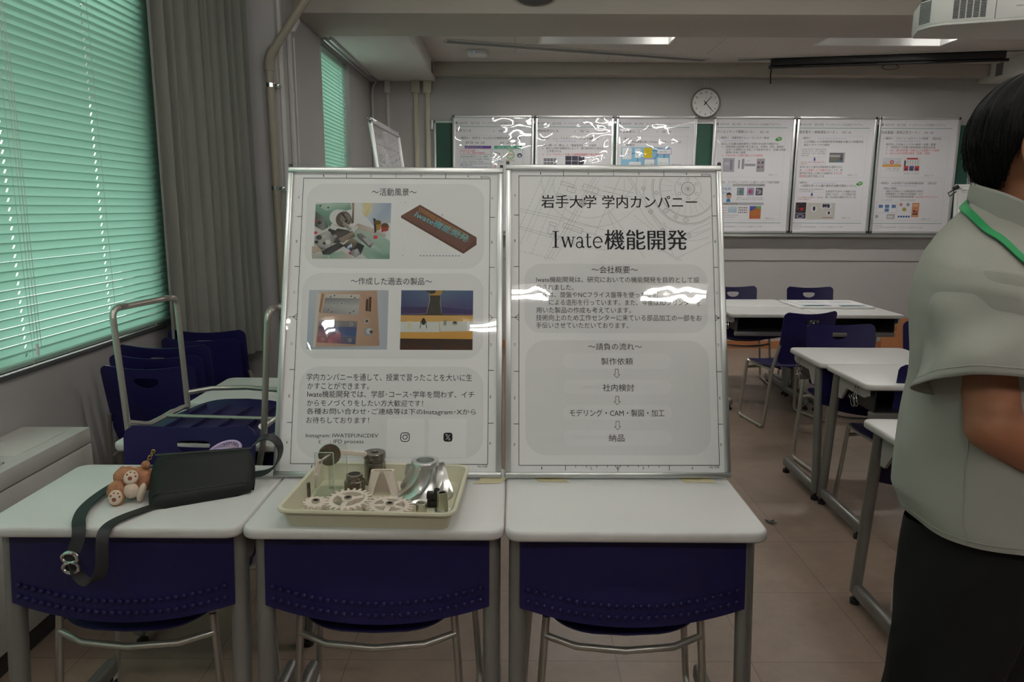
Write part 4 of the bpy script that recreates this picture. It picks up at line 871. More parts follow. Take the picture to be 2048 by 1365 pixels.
def print_left():
    p = Print()
    sheet_marks(p, -283, 289, 38, 902, (841, 702, 545, 389, 234, 98), (780, 624, 312, 157))
    p.rr(-270, 272, 619, 885, 55, PAN, .5); p.rr(-271, 272, 345, 605, 55, PAN, .5); p.rr(-268, 275, 54, 322, 60, PAN, .5)
    photo_lathe(p, -242.5, -12.2, 648.3, 823.8)
    # drawing of the engraved name plate
    u = lambda x: 17.8+(x-1062)/673*232.5; v = lambda y: 824.3-(y-345)/475*169.5
    P = lambda pts, c, z: p.poly([(u(a), v(b)) for a, b in pts], c, z)
    for k in range(8): p.line(u(1070), v(500+k*38), u(1250+k*45), v(395+k*12), .3, (.58, .58, .59), 1); p.line(u(1110+k*60), v(800), u(1062+k*40), v(520+k*20), .3, (.58, .58, .59), 1)
    P([(1230, 360), (1732, 645), (1618, 770), (1065, 458)], (.165, .085, .065), 1.5); P([(1065, 458), (1618, 770), (1618, 790), (1065, 476)], (.10, .05, .04), 1.6); P([(1618, 770), (1732, 645), (1732, 712), (1618, 790)], (.12, .06, .05), 1.7)
    p.path([(u(a), v(b)) for a, b in ((1105, 455), (1236, 378), (1712, 645), (1600, 752), (1105, 455))], .5, (.05, .02, .02), 2)
    OR = (.62, .30, .07)
    p.path([(u(1225), v(430)), (u(1225), v(385)), (u(1650), v(625)), (u(1655), v(680))], 1.0, OR, 2); rnd = random.Random(3); q = [(u(1230), v(420))]
    for k in range(46): f = k/45; q.append((u(1235+f*415), v(415+f*255+(-28 if k % 2 else 8)*(1 if f > .1 else .7)*rnd.uniform(.6, 1.3))))
    p.path(q, .8, OR, 2.2); p.line(u(1428), v(450), u(1428), v(520), .8, (.6, .05, .05), 2.3); p.disc(u(1428), v(448), 1.6, (.6, .05, .05), 2.3); p.line(u(1612), v(600), u(1612), v(640), .8, (.1, .5, .1), 2.3)
    V_, F_, a, b_, c, d = glyphs('Iwate機能開発'); k0 = len(p.V)
    for x, y in V_:
        s = (x-a)/(b_-a); t = (y-c)/(d-c); X = 1175+s*465+t*38; Y = 455+s*225-t*52+10
        p.V.append((u(X)/1000, v(Y)/1000, 3*.00015)); p.C.append((.10, .50, .58, 1))
    p.F += [tuple(i+k0 for i in f) for f in F_]
    for x, y in ((1100, 341), (1090, 808)): p.disc(u(x), v(y), 1.1, BLK, 2)
    for i in range(13): p.rect(u(1238+i*28), u(1252+i*28), v(813), v(803), (.28, .30, .38) if i != 10 else (.1, .3, .6), 2)
    # photograph of milled plates on a wooden board
    X0, X1, Yb, Yt = -250.7, -12.3, 372.7, 552.2; u = lambda x: X0+(x-95)/908*(X1-X0); v = lambda y: Yt-(y-68)/674*(Yt-Yb)
    P = lambda pts, c, z: p.poly([(u(a), v(b)) for a, b in pts], c, z)
    P([(95, 68), (1003, 68), (1003, 742), (95, 742)], [(.50, .54, .60), (.42, .45, .50), (.40, .44, .50), (.36, .42, .50)], 1); P([(210, 90), (870, 72), (918, 700), (170, 720)], [(.56, .42, .33), (.42, .27, .19), (.36, .22, .15), (.46, .33, .26)], 1.4)
    for k in range(26): p.line(u(690+k*6), v(90+k*22), u(860+k*1.5), v(180+k*20), .5, (.30, .18, .12), 1.6)
    P([(185, 100), (230, 110), (195, 715), (165, 720)], (.60, .55, .50), 1.7); P([(240, 110), (270, 110), (240, 335), (215, 320)], (.33, .18, .10), 1.8)
    P([(285, 112), (675, 120), (668, 355), (255, 330)], [(.52, .50, .45), (.56, .53, .47), (.36, .36, .37), (.24, .24, .25)], 2); P([(282, 160), (672, 165), (670, 250), (270, 240)], [(.18, .18, .19), (.26, .26, .27), (.42, .42, .43), (.36, .36, .37)], 2.1)
    P([(225, 408), (658, 425), (645, 685), (205, 665)], [(.24, .22, .22), (.20, .18, .19), (.05, .08, .16), (.36, .12, .13)], 2); P([(222, 480), (655, 490), (648, 600), (212, 590)], [(.10, .09, .16), (.06, .09, .20), (.04, .10, .24), (.40, .20, .22)], 2.1); P([(350, 600), (470, 540), (480, 672), (330, 668)], [(.38, .14, .16), (.45, .20, .26), (.16, .08, .14), (.45, .17, .17)], 2.2)
    for x, y in ((342, 145), (385, 130), (578, 137), (617, 153), (318, 293), (358, 316), (608, 305), (567, 326)): p.disc(u(x), v(y), 2.6, (.03, .03, .03), 2.4); p.disc(u(x-5), v(y-5), 1.4, (.7, .7, .68), 2.5)
    for x, y in ((472, 220), (295, 455), (588, 460), (432, 543), (275, 627), (580, 640)): p.ring(u(x), v(y), 4, 1.4, (.55, .52, .48), 2.4, n=20); p.disc(u(x), v(y), 2, (.1, .08, .07), 2.4)
    P([(750, 175), (775, 165), (775, 310), (745, 305)], (.07, .035, .02), 2); P([(782, 150), (810, 142), (808, 315), (780, 308)], (.09, .045, .025), 2); p.disc(u(766), v(422), 8, (.40, .38, .36), 2); p.disc(u(766), v(422), 4.2, (.05, .05, .05), 2.2); p.disc(u(785), v(540), 13.5, (.26, .27, .30), 2); p.disc(u(795), v(535), 9, (.45, .46, .5), 2.2); p.disc(u(818), v(543), 5, (.06, .06, .07), 2.4)
    # photograph of exhibits on a wooden table
    X0, X1, Yb, Yt = 25.8, 241.1, 372.3, 552.4; u = lambda x: X0+(x-1148)/820*(X1-X0); v = lambda y: Yt-(y-72)/676*(Yt-Yb)
    P = lambda pts, c, z: p.poly([(u(a), v(b)) for a, b in pts], c, z)
    P([(1148, 72), (1968, 72), (1968, 748), (1148, 748)], (.06, .055, .045), 1); P([(1440, 72), (1620, 72), (1620, 130), (1480, 130)], (.42, .24, .07), 1.2); P([(1440, 72), (1545, 72), (1530, 105), (1470, 115)], (.04, .04, .04), 1.4)
    P([(1148, 72), (1420, 72), (1465, 110), (1475, 180), (1440, 335), (1148, 352)], [(.07, .11, .20), (.09, .13, .22), (.10, .14, .22), (.09, .12, .20), (.07, .05, .13), (.06, .05, .13)], 1.5); P([(1645, 72), (1968, 72), (1968, 355), (1620, 340), (1592, 220), (1600, 110)], [(.10, .14, .22), (.08, .12, .22), (.06, .06, .16), (.08, .06, .15), (.09, .11, .19), (.10, .14, .22)], 1.5)
    P([(1148, 262), (1460, 262), (1440, 335), (1148, 352)], (.055, .04, .11), 1.7); P([(1605, 262), (1968, 295), (1968, 355), (1620, 340)], (.055, .04, .12), 1.7); p.line(u(1150), v(350), u(1435), v(338), .9, (.35, .25, .45), 1.8); p.line(u(1625), v(342), u(1966), v(350), .9, (.35, .25, .45), 1.8)
    for a in ((1465, 90, 1475, 190), (1475, 190, 1440, 330), (1600, 95, 1592, 210), (1592, 210, 1612, 330)): p.line(u(a[0]), v(a[1]), u(a[2]), v(a[3]), .8, (.5, .5, .5), 1.8)
    P([(1148, 358), (1968, 358), (1968, 625), (1148, 620)], [(.55, .33, .12), (.56, .34, .12), (.55, .29, .06), (.55, .30, .07)], 1.6); P([(1148, 432), (1585, 428), (1592, 548), (1148, 548)], (.60, .62, .60), 1.9); P([(1590, 425), (1968, 425), (1968, 535), (1600, 540)], (.60, .61, .58), 1.9); P([(1148, 625), (1968, 628), (1968, 748), (1148, 748)], [(.035, .02, .015), (.04, .025, .02), (.07, .035, .02), (.07, .03, .02)], 1.9)
    p.disc(u(1408), v(430), 6.5, (.03, .04, .03), 2.2, 10); p.disc(u(1408), v(400), 3.4, (.03, .04, .03), 2.2)
    for s in (-1, 1): p.path([(u(1408+s*20), v(430)), (u(1408+s*32), v(430)), (u(1408+s*30), v(455)), (u(1408+s*24), v(462)), (u(1408+s*38), v(480)), (u(1408+s*34), v(508))], 2, (.03, .04, .03), 2.3)
    P([(1228, 425), (1275, 425), (1272, 515), (1230, 515)], (.62, .58, .42), 2.2); P([(1640, 410), (1668, 410), (1668, 470), (1632, 470)], (.28, .27, .22), 2.2); p.disc(u(1765), v(445), 8.5, (.32, .32, .32), 2.2, 6.5); p.disc(u(1765), v(437), 5, (.05, .05, .05), 2.3, 3); p.disc(u(1888), v(437), 4, (.4, .38, .35), 2.2); p.rect(u(1550), u(1590), v(745), v(665), (.035, .03, .03), 2.1)
    for s, a, b, c, d in (('～活動風景～', -72.3, 64.5, 846.4, 870.6), ('～作成した過去の製品～', -126.5, 117, 568.5, 590.9), ('学内カンパニーを通して、授業で習ったことを大いに生', -246.5, 240.8, 279.4, 301.2), ('かすことができます。', -242.9, -61.9, 254.1, 274.1), ('Iwate機能開発では、学部･コース･学年を問わず、イチ', -242.5, 247.8, 229.9, 250.5), ('からモノづくりをしたい方大歓迎です！', -242.1, 97.8, 204.4, 223.5), ('各種お問い合わせ･ご連絡等は下のInstagram･Xから', -242, 253.3, 178.2, 198.7), ('お待ちしております！', -242, -58.7, 154.3, 173.3), ('Instagram: IWATEFUNCDEV', -241.4, -30.7, 110.8, 124.8), ('X', -204.7, -197, 94.8, 106.7), (': IFD process', -169.4, -72.5, 93.4, 107.8)): p.text(s, a, b, c, d, BLK)
    # the two small round-cornered icons between the left-out codes
    def rrp(cx, cy, w, r, lw): p.path((lambda q: q+[q[0]])(rrect(w, w, r, 6, cx, cy)), lw, BLK, 2)
    p.rect(-6, 104, 58, 170, (.83, .83, .84), .9); p.rect(116, 226, 58, 170, (.83, .83, .84), .9)
    rrp(47.7, 115.6, 25, 8, 2.4); p.ring(47.7, 115.6, 6.3, 2.4, BLK, 2, n=28); p.disc(55, 123, 1.6, BLK)
    p.rr(159.6, 185.7, 103, 129, 7, BLK, 2); WHT = (.75, .75, .76); p.path([(165.5, 124), (175.3, 108), (179.7, 108), (169.9, 124), (165.5, 124)], 1.1, WHT, 3); p.line(166.5, 108, 171.8, 114.6, 1.2, WHT, 3); p.line(173.6, 117.4, 179, 124, 1.2, WHT, 3)
    return p
def big_board(lab, loc, yaw, lean, w, pr, hgt):
    h = .935; t = thing('poster_board', lab, 'poster board', loc, (R(90-lean), 0, R(yaw))); aframe(t, w, h, .017, .017, M['alu'], False)
    MB().span((-w/2+.01, .01, .001), (w/2-.01, h-.01, .005), M['paper']).build('sheet', t)
    pr.build('print', t, .0053)
    cover(t, w-.036, h-.04, .0145, 0, 0, M['film'], 70, 100, hgt=hgt).location.y = .02
    MB().tube([(0, .30, -.001), (0, .034, -.086)], .007, M['alu'], 8).box((0, .30, -.002), (.06, .04, .006), M['alu'], .002).build('stand_strut', t)
    for x in (-1, 1): MB().box((x*(w/2-.006), h+.003, .008), (.010, .014, .012), M['black_plastic'], .003).build('hanger_clip', t)
def hR(x, y):
    return .0009*noise.noise(Vector((x*1.9+3.7, y*1.6, 0)))+.00022*noise.noise(Vector((x*11, y*9, 2)))+.00009*noise.noise(Vector((x*38, y*30, 5)))
def hL(x, y):
    crease = .0035*math.exp(-((x+.235+.25*(y-.34))/.030)**2-((y-.35)/.09)**2)
    return .0010*noise.noise(Vector((x*1.8+1.3, y*1.7+8, 0)))+.0034*math.exp(-((x+.245)/.05)**2-((y-.25)/.08)**2)+.00022*noise.noise(Vector((x*10+4, y*9, 2)))+.00009*noise.noise(Vector((x*38, y*30, 9)))+crease
big_board('white framed poster board with a large Japanese title, right one on the front desks', (.304, 2.006, .741), .79, 16.6, .654, print_right(), hR)
big_board('white framed poster board with four photographs, left one behind the cream tray', (-.3625, 2.000, .741), .17, 18.5, .659, print_left(), hL)
# ------------------------------------------------------------------ desks
TD = .74
def make_desk(label):
    t = thing('desk', label, 'desk', (0, 0, 0)); w, d = .645, .45       # local +y is the user's side
    MB().prism(rrect(w, d, .038, 7), TD-.028, TD, M['laminate'], bev=.009, m_side=M['edge']).build('tabletop', t, sharp=60)
    for s in (-1, 1):
        x = s*.290
        lg = MB(); lg.tube([(x, -.205, .05), (x, -.135, TD-.03)], .02, M['steel_grey'], 18, flat=(.021, .024)); L = lg.build('leg', t)
        f = MB(); f.box((x, .005, .062), (.036, .45, .056), M['steel_grey'], .015, seg=3); f.build('foot', L)
        c = MB(); c.cyl((x, -.20, .0), (x, -.20, .018), .019, M['black_plastic']).cyl((x, -.20, .018), (x, -.20, .036), .008, M['black_plastic'])
        c.build('floor_glide', L)
        c = MB(); c.cyl((x, .205, .0), (x, .205, .018), .019, M['black_plastic']).cyl((x, .205, .018), (x, .205, .036), .008, M['black_plastic']); c.build('floor_glide', L)
        q = MB(); q.prism([(-.10, TD-.028), (.19, TD-.028), (.19, TD-.06), (.16, TD-.075), (-.02, TD-.075), (-.07, TD-.14), (-.10, TD-.14), (-.10, TD-.06)], -.006, .006, M['bracket'], Matrix(((0, 0, 1, s*.292), (1, 0, 0, 0), (0, 1, 0, 0), (0, 0, 0, 1)))); q.build('side_bracket', t)
    # modesty panel, bowed, with a curved lower edge and two rows of dimples
    def py(x, z): return -.205+(z-.05)*.105 - .024-.012*(1-(x/.284)**2)
    def zb(x): return .472+.043*(x/.284)**2
    p = MB(); p.grid(lambda u, v: Vector(((u-.5)*.568, py((u-.5)*.568, zb((u-.5)*.568)+(TD-.03-zb((u-.5)*.568))*v), zb((u-.5)*.568)+(TD-.03-zb((u-.5)*.568))*v)), 36, 10, M['blue'], .004)
    p.build('modesty_panel', t, sharp=50)
    e = MB()
    for r, n in ((.026, 27), (.056, 27)):
        for k in range(n):
            x = -.262+.524*k/(n-1); z = zb(x)+r
            e.ell((x, py(x, z)-.0045, z), (.0068, .0042, .0068), M['blue'], seg=12, rings=8)
    e.build('dimple_row', t)
    MB().span((-.262, -.11, TD-.135), (.262, -.10, TD-.03), M['black_plastic']).span((-.262, -.10, TD-.138), (.262, .19, TD-.132), M['black_plastic']).span((-.264, -.10, TD-.135), (-.258, .19, TD-.03), M['black_plastic']).span((.258, -.10, TD-.135), (.264, .19, TD-.03), M['black_plastic']).build('book_tray', t)
    MB().box((0, .17, TD-.155), (.55, .03, .036), M['steel_grey'], .006).build('crossbar', t)
    pts = [(-.312, .10, TD-.03), (-.318, .10, TD-.085)] + [(-.318, .10+.026*math.sin(R(a))-.0, TD-.105-.026*math.cos(R(a))) for a in (60, 20, -20, -60, -100)] + [(-.318, .055, TD-.092), (-.318, .062, TD-.082)]
    for s in (-1, 1):
        hk = MB()
        for dx in (0, .012): hk.tube([(-s*(x+dx), y, z) for x, y, z in pts], .0024, M['chrome'], 8)
        hk.build('bag_hook', t)
    return t
M['bracket'] = mat('light_grey_bracket', (.36, .35, .34), .5)
DESKS = [  # x, y, faces (0: user's side away from us, 180: user's side towards us), label
    (-.990, 1.878, 0, 'white desk at the left end of the front row, carrying the black bag'),
    (-.343, 1.874, 0, 'white desk in the middle of the front row, under the cream parts tray'),
    (.303, 1.868, 0, 'white desk at the right end of the front row, under the titled board'),
    (-1.005, 2.515, 0, 'white desk behind the front row, carrying the upside-down chair'),
    (-.985, 3.03, 0, 'white desk beyond the upside-down chair, beside the stacked chairs'),
    (1.885, 3.840, 0, 'white desk in the right aisle pair, farther half, with a chair back behind it'),
    (1.900, 3.385, 180, 'white desk in the right aisle pair, nearer half, with hooks on its side'),
    (1.625, 2.410, 180, 'white desk nearest the person, its corner showing behind the grey shirt'),
    (1.945, 5.600, 180, 'white desk in the back block of four, left of the near pair'),
    (2.592, 5.580, 180, 'white desk in the back block of four, right of the near pair'),
    (1.950, 6.066, 0, 'white desk in the back block of four, left of the far pair'),
    (2.597, 6.046, 0, 'white desk in the back block of four, right of the far pair')]
desk0 = make_desk(DESKS[0][3])
for i, (x, y, a, lab) in enumerate(DESKS):
    if i == 0: desk0.location = (x, y, 0); desk0['group'] = 'white-topped classroom desks'
    else: dup(desk0, (x, y, 0), (0, 0, R(a)), lab, 'white-topped classroom desks')

# ------------------------------------------------------------------ chairs
def make_chair(label):
    t = thing('stacking_chair', label, 'chair', (0, 0, 0))              # faces local +y
    HS = .448
    def seat(x, y):
        r = (x/.225)**2; z = HS-.012*(1-r)-.004
        if y > .12: z -= .9*(y-.12)**2*3.2
        if y < -.12: z += (abs(y)-.12)*.12
        return Vector((x, y, z))
    N = 48; out = []; inn = []
    for k in range(N):
        a = 2*PI*k/N; c, s = math.cos(a), math.sin(a); e = .42
        x = .226*abs(c)**e*(1 if c > 0 else -1); y = .195*abs(s)**e*(1 if s > 0 else -1)
        if y > 0: x *= 1-.10*(y/.195)**2; y += .014*(1-(x/.226)**2)
        out.append((x, y)); inn.append((x*.03, y*.03))
    b = MB(); b.radial(inn, out, 7, seat, .006, M['blue'], cap=True)
    for x in (-.135, -.045, .045, .135): b.box((x, .0, HS-.028), (.004, .30, .016), M['blue'])
    b.build('seat', t, sharp=60)
    def back(x, z):                                                     # concave towards the sitter
        s = (z-.46)/.36
        return Vector((x, -.178-.085*s-.030*(1-(x/.21)**2)+.012*s*s, z+.022*(x/.21)**2*(s if s > 0 else 0)))
    N = 64; out = []; inn = []; C = Vector((0, .762))
    for k in range(N):
        a = 2*PI*k/N; c, s = math.cos(a), math.sin(a)
        # outline: a tapered rounded rectangle seen from the hole's middle
        best = 9
        for (nx, ny, dd) in ((1, 0, .2+.0), (-1, 0, .2), (0, 1, .053), (0, -1, .302)):
            q = nx*c+ny*s
            if q > 1e-6: best = min(best, dd/q)
        x, z = C.x+best*c, C.y+best*s
        rc = .04
        for sx in (-1, 1):
            for (zt, sg) in ((.815, 1), (.46, -1)):
                ox, oz = sx*(.2-rc), zt-sg*rc
                if (x-ox)*sx > 0 and (z-oz)*sg > 0:
                    v = Vector((x-ox, z-oz)); v = v.normalized()*rc; x, z = ox+v.x, oz+v.y
        x *= 1+.05*(z-.46)/.36
        out.append((x, z))
        w, ht, hb = .054, .012, .034
        hx = w*c*1.0; hz = (ht if s > 0 else hb)*s
        if s > 0: hx = w*(1 if c > 0 else -1)*abs(c)**.45
        inn.append((hx, C.y+hz))
    b = MB(); b.radial(inn, out, 6, back, .006, M['blue']); b.build('backrest', t, sharp=60)
    for s in (-1, 1):
        pts = [(s*.208, .150, HS-.022), (s*.236, .178, .011), (s*.262, -.168, .011), (s*.232, -.185, HS-.02), (s*.205, -.215, .60)]
        L = MB().tube(pts, .0105, M['tube'], 12, .035).tube([(s*.208, .150, HS-.022), (s*.200, .10, HS-.034), (s*.200, -.12, HS-.034), (s*.226, -.186, HS-.06)], .0095, M['tube'], 10, .02).build('leg_frame', t)
        for y, x in ((.12, .2405), (-.115, .258)): MB().box((s*x, y, .008), (.022, .042, .016), M['glide'], .004).build('floor_glide', L)
        MB().cyl((s*.213, -.2, .555), (s*.196, -.2, .555), .006, M['chrome'], seg=10).build('bolt', L)
    MB().tube([(-.212, .155, HS-.075), (-.13, .192, HS-.085), (0, .206, HS-.088), (.13, .192, HS-.085), (.212, .155, HS-.075)], .0095, M['tube'], 12).build('front_crossbar', t)
    MB().tube([(-.200, -.02, HS-.036), (.200, -.02, HS-.036)], .007, M['tube'], 10).build('under_crossbar', t)
    return t
CHAIRS = [
    (-1.02, 1.955, 0, 180, 'blue chair tucked under the left front desk, its back showing behind the bag'),
    (-.365, 1.955, 0, 180, 'blue chair tucked under the middle front desk behind the parts tray'),
    (.300, 1.950, 0, 180, 'blue chair tucked under the right front desk behind the titled board'),
    (1.955, 5.13, 0, 15, 'blue chair standing askew in the aisle before the back desks'),
    (1.985, 4.115, 0, 180, 'blue chair with see-through handle slot behind the right aisle pair of desks'),
    (1.930, 3.445, 0, 2, 'blue chair pushed under the nearer right aisle desk, seen from behind beside the person'),
    (2.62, 4.22, 0, 178, 'blue chair mostly hidden behind the person, right of the handle-slot chair'),
    (1.985, 6.30, 0, 180, 'blue chair against the back wall, half hidden by the titled board edge'),
    (2.660, 6.27, 0, 180, 'blue chair against the back wall, behind the lying poster'),
]
chair0 = make_chair(CHAIRS[0][4]); chair0['group'] = 'blue stacking chairs'
for i, (x, y, z, a, lab) in enumerate(CHAIRS):
    if i == 0: chair0.location = (x, y, z); chair0.rotation_euler = (0, 0, R(a))
    else: dup(chair0, (x, y, z), (0, 0, R(a)), lab, 'blue stacking chairs')
for i, lab in enumerate(('blue chair at the front of the near wall stack, green sticker on its back', 'second chair in the near stack by the window wall', 'rearmost chair of the near stack by the window wall')):
    dup(chair0, (-1.60+.012*i, 3.345+.055*i, .036*i), (0, 0, 0), lab, 'stacked blue chairs by the window wall')
for i, lab in enumerate(('front chair of the far stack, beneath the curtain hem', 'rear chair of the far stack, beneath the curtain hem')):
    dup(chair0, (-1.655+.012*i, 4.02+.055*i, .036*i), (0, 0, 0), lab, 'stacked blue chairs by the window wall')
dup(chair0, (-1.035, 2.49, TD+.452), (0, PI, R(-4.5)), 'blue chair lying upside down on the desk, legs in the air', 'blue stacking chairs')
def sticker():
    t = thing('sticker', 'small green number sticker on the back of the stacked chair', 'sticker', (-1.49, 3.128, .60), (R(90-13), 0, 0))
    MB().prism(rrect(.034, .034, .005, 4), 0, .0006, mat('green_sticker', (.03, .30, .13), .5)).build('label', t)
    p = Print(); p.text('5', -11, -2, -6, 9, (.01, .06, .03)); p.text('B', 1, 11, -6, 9, (.01, .06, .03)); p.build('number', t, .0007)
sticker()
def lying_poster():
    t = thing('poster', 'framed poster lying flat on the back right desk', 'poster', (2.548, 5.915, TD), (0, 0, R(1)))
    w, h = .60, .45
    b = MB(); b.box((0, 0, .008), (w, h, .015), M['light_white'], .004); b.build('panel', t)
    p = Print(); p.rect(-285, 285, -210, 210, (.70, .71, .73), .3); p.rect(-250, -20, -190, -120, (.30, .33, .42)); p.rect(40, 255, -195, -130, (.30, .33, .42)); p.rect(-230, -60, -160, -40, (.55, .68, .68)); p.rect(60, 230, -170, -60, (.55, .66, .66)); p.line(-270, 180, -240, -200, 6, (.1, .1, .22)); p.line(-100, 150, -20, -150, 7, (.1, .1, .22)); p.line(90, 150, 190, -160, 5, (.2, .2, .35))
    for k in range(6): p.rect(-200, 40, 120-k*18, 126-k*18, (.3, .3, .36)); p.rect(60, 250, 120-k*18, 126-k*18, (.3, .3, .36))
    p.build('print', t, .0157)
lying_poster()
def tape(x, y, w, d, a, lab):
    b = MB(); b.grid(lambda u, v: Vector(((u-.5)*w+.006*v*a, (v-.5)*d, .0006+.0105*max(0, v-.62)**1.6*1.6+.0003*math.sin(u*150))), 60, 8, M['tape'], .0003)
    tag(b.build('masking_tape', loc=(x, y, TD+.0004), rot=(0, 0, R(a)), recalc=True), lab, 'tape', 'masking tape holding the boards')
M['tape'] = mat('masking_tape', (.56, .50, .32), .6)
tape(-.078, 1.972, .075, .032, 4, 'strip of masking tape beside the right edge of the parts tray')
tape(.118, 1.986, .088, .032, -3, 'strip of masking tape under the left foot of the titled board')
tape(.538, 1.990, .092, .034, -2, 'strip of masking tape under the right foot of the titled board')

# ------------------------------------------------------------------ fan coil unit by the window
def fan_coil():
    x0, x1, y0, y1, z = -1.912, -1.650, .60, 2.722, .668
    t = thing('fan_coil_unit', 'white fan coil unit under the window with a tan slatted grille', 'heater', ((x0+x1)/2, (y0+y1)/2, 0)); w, d = (x1-x0)/2, (y1-y0)/2; yo = (y0+y1)/2
    MB().span((-w, -d, .075), (w, d, z-.070), M['unit'], .003).build('body', t)
    MB().span((-w+.01, -d+.02, 0), (w-.012, d-.012, .075), M['baseboard']).build('base', t)
    q = MB(); q.span((-w, -d, z-.064), (w, d, z-.004), M['unit'], .003); q.span((-w+.004, -d+.004, z-.07), (w-.006, d-.006, z-.062), M['steel_grey']); q.build('top_cover', t)
    MB().span((-.065, 2.37-yo, z-.005), (.077, 2.66-yo, z+.001), M['unit'], .002).build('access_lid', t)
    MB().span((-.06, 2.46-yo, z+.001), (-.05, 2.50-yo, z+.006), M['light_white'], .002).build('lid_catch', t)
    g = MB(); g.span((-.08, .9-yo, z-.006), (.082, 2.30-yo, z-.002), M['steel_dark']); g.span((-.082, .9-yo, z-.005), (-.075, 2.305-yo, z+.002), M['unit']); g.span((.077, .9-yo, z-.005), (.084, 2.305-yo, z+.002), M['unit']); g.span((-.082, 2.30-yo, z-.005), (.084, 2.308-yo, z+.002), M['unit'])
    for k in range(11): g.span((-.072+k*.0135, .9-yo, z-.004), (-.065+k*.0135, 2.30-yo, z+.002), M['wood_grille'])
    g.build('grille', t)
fan_coil()
# ------------------------------------------------------------------ shoulder bag, plush and fan on the left desk
M['leather'] = mat('black_bag_leather', (.0085, .0095, .009), .55, spec=.28, bump=(260, .12))
M['strap'] = mat('black_strap_leather', (.012, .012, .014), .55, bump=(300, .1))
M['gold'] = mat('gold_metal', (.70, .46, .14), .22, metal=1)
def bag():
    t = thing('shoulder_bag', 'black leather shoulder bag lying on the left front desk, strap hanging over the edge', 'bag', (-.86, 1.85, TD))
    O = Vector((-.86, 1.85, TD))
    FL, FR, TR, TL = (Vector(v)-O for v in ((-.934, 1.738, TD+.014), (-.697, 1.868, TD+.014), (-.722, 1.945, TD+.116), (-.985, 1.895, TD+.110)))
    nrm = ((FR-FL).cross(TL-FL)).normalized()
    th = .062
    def P(u, v, w):            # u along, v up the face, w depth through the bag
        p = (FL*(1-u)+FR*u)*(1-v)+(TL*(1-u)+TR*u)*v
        return p - nrm*(w*th*(1-.45*v))
    b = MB(); n = 20; m = 14
    def rim(u, v): return min(u, 1-u)*.26, min(v, 1-v)*.15
    def skin(front):
        def f(u, v):
            e = min(1, min(u, 1-u)*9)*min(1, min(v, 1-v)*7); e = e**.5
            k = .5-.5*e*(1 if front else -1)
            s = .012*math.sin(3.0*u+4*v)*e*.25
            # rounded outline corners
            q = P(u, v, k) + nrm*(s if front else 0)
            return q
        return f
    def warp(f):
        def g(u, v):
            # squircle so that the corners round off
            a, c = 2*u-1, 2*v-1; k = .20
            aa = a*math.sqrt(1-k*c*c*abs(c)); cc = c*math.sqrt(1-k*a*a*abs(a)); return f((aa+1)/2, (cc+1)/2)
        return g
    F1, F2 = warp(skin(True)), warp(skin(False))
    b.grid(F1, 40, 30, M['leather']); b.grid(F2, 40, 30, M['leather'])
    bmesh.ops.remove_doubles(b.bm, verts=b.bm.verts[:], dist=.0004)
    b.build('bag_body', t, sharp=180)
    s = MB(); s.tube([F1(.03+.94*k/40, .20+.0*k)+nrm*.0008 for k in range(41)], .0014, M['strap'], 6); s.build('seam', t)
    z = MB(); z.tube([P(.03+.94*k/30, 1.0, .5)+Vector((0, 0, .003)) for k in range(31)], .004, M['black_plastic'], 8, flat=(.006, .003)); z.build('zipper', t)
    # strap: one end from the left top corner, loops over the desk edge and back beneath the bag; other end on the right
    W3 = lambda *a: Vector(a)-O
    pts = [W3(-.960, 1.935, TD+.075), W3(-1.005, 1.975, TD+.050), W3(-1.055, 2.0, TD+.024), W3(-1.095, 1.955, TD+.014), W3(-1.108, 1.85, TD+.012), W3(-1.098, 1.75, TD+.012), W3(-1.070, 1.68, TD+.011), W3(-1.050, 1.647, TD+.009), W3(-1.043, 1.633, TD-.004), W3(-1.045, 1.628, TD-.022), W3(-1.052, 1.620, TD-.045)]
    def smooth(P_, it=3):
        for _ in range(it):
            Q = [P_[0]]
            for a, c in zip(P_, P_[1:]): Q += [a*.75+c*.25, a*.25+c*.75]
            P_ = Q+[P_[-1]]
        return P_
    pts = smooth(pts, 2); wd = []
    for i, p in enumerate(pts): q = i/(len(pts)-1); wd.append(Vector((1, .22, .05)) if q > .3 else Vector((.55, .6, .3)))
    MB().ribbon(pts, .030, .0028, M['strap'], wd).build('strap', t, sharp=60)
    p2 = smooth([W3(-1.050, 1.612, TD-.066), W3(-1.045, 1.612, TD-.102), W3(-1.022, 1.612, TD-.124), W3(-.995, 1.612, TD-.112), W3(-.984, 1.615, TD-.080), W3(-.984, 1.622, TD-.035), W3(-.986, 1.632, TD-.006), W3(-.984, 1.655, TD+.008), W3(-.972, 1.695, TD+.010), W3(-.945, 1.745, TD+.008), W3(-.915, 1.80, TD+.004), W3(-.88, 1.86, TD+.004)], 2)
    wd = []
    A_, B_, C_ = Vector((.35, 1, .2)), Vector((1, .3, 0)), Vector((1, -.9, 0))
    for i, p in enumerate(p2):
        q = i/(len(p2)-1); k1 = min(1, max(0, (q-.12)/.28)); k2 = min(1, max(0, (q-.55)/.2)); wd.append(A_.lerp(B_, k1).lerp(C_, k2))
    MB().ribbon(p2, .028, .0028, M['strap'], wd).build('strap', t, sharp=60)
    p3 = smooth([W3(-.728, 1.94, TD+.112), W3(-.705, 1.955, TD+.135), W3(-.675, 1.96, TD+.135), W3(-.655, 1.965, TD+.105), W3(-.665, 1.972, TD+.06), W3(-.70, 1.985, TD+.02), W3(-.76, 1.995, TD+.008)], 2)
    MB().ribbon(p3, .026, .0028, M['strap'], Vector((.25, .9, .35))).build('strap', t, sharp=60)
    bk = MB()
    c = W3(-1.055, 1.612, TD-.055)
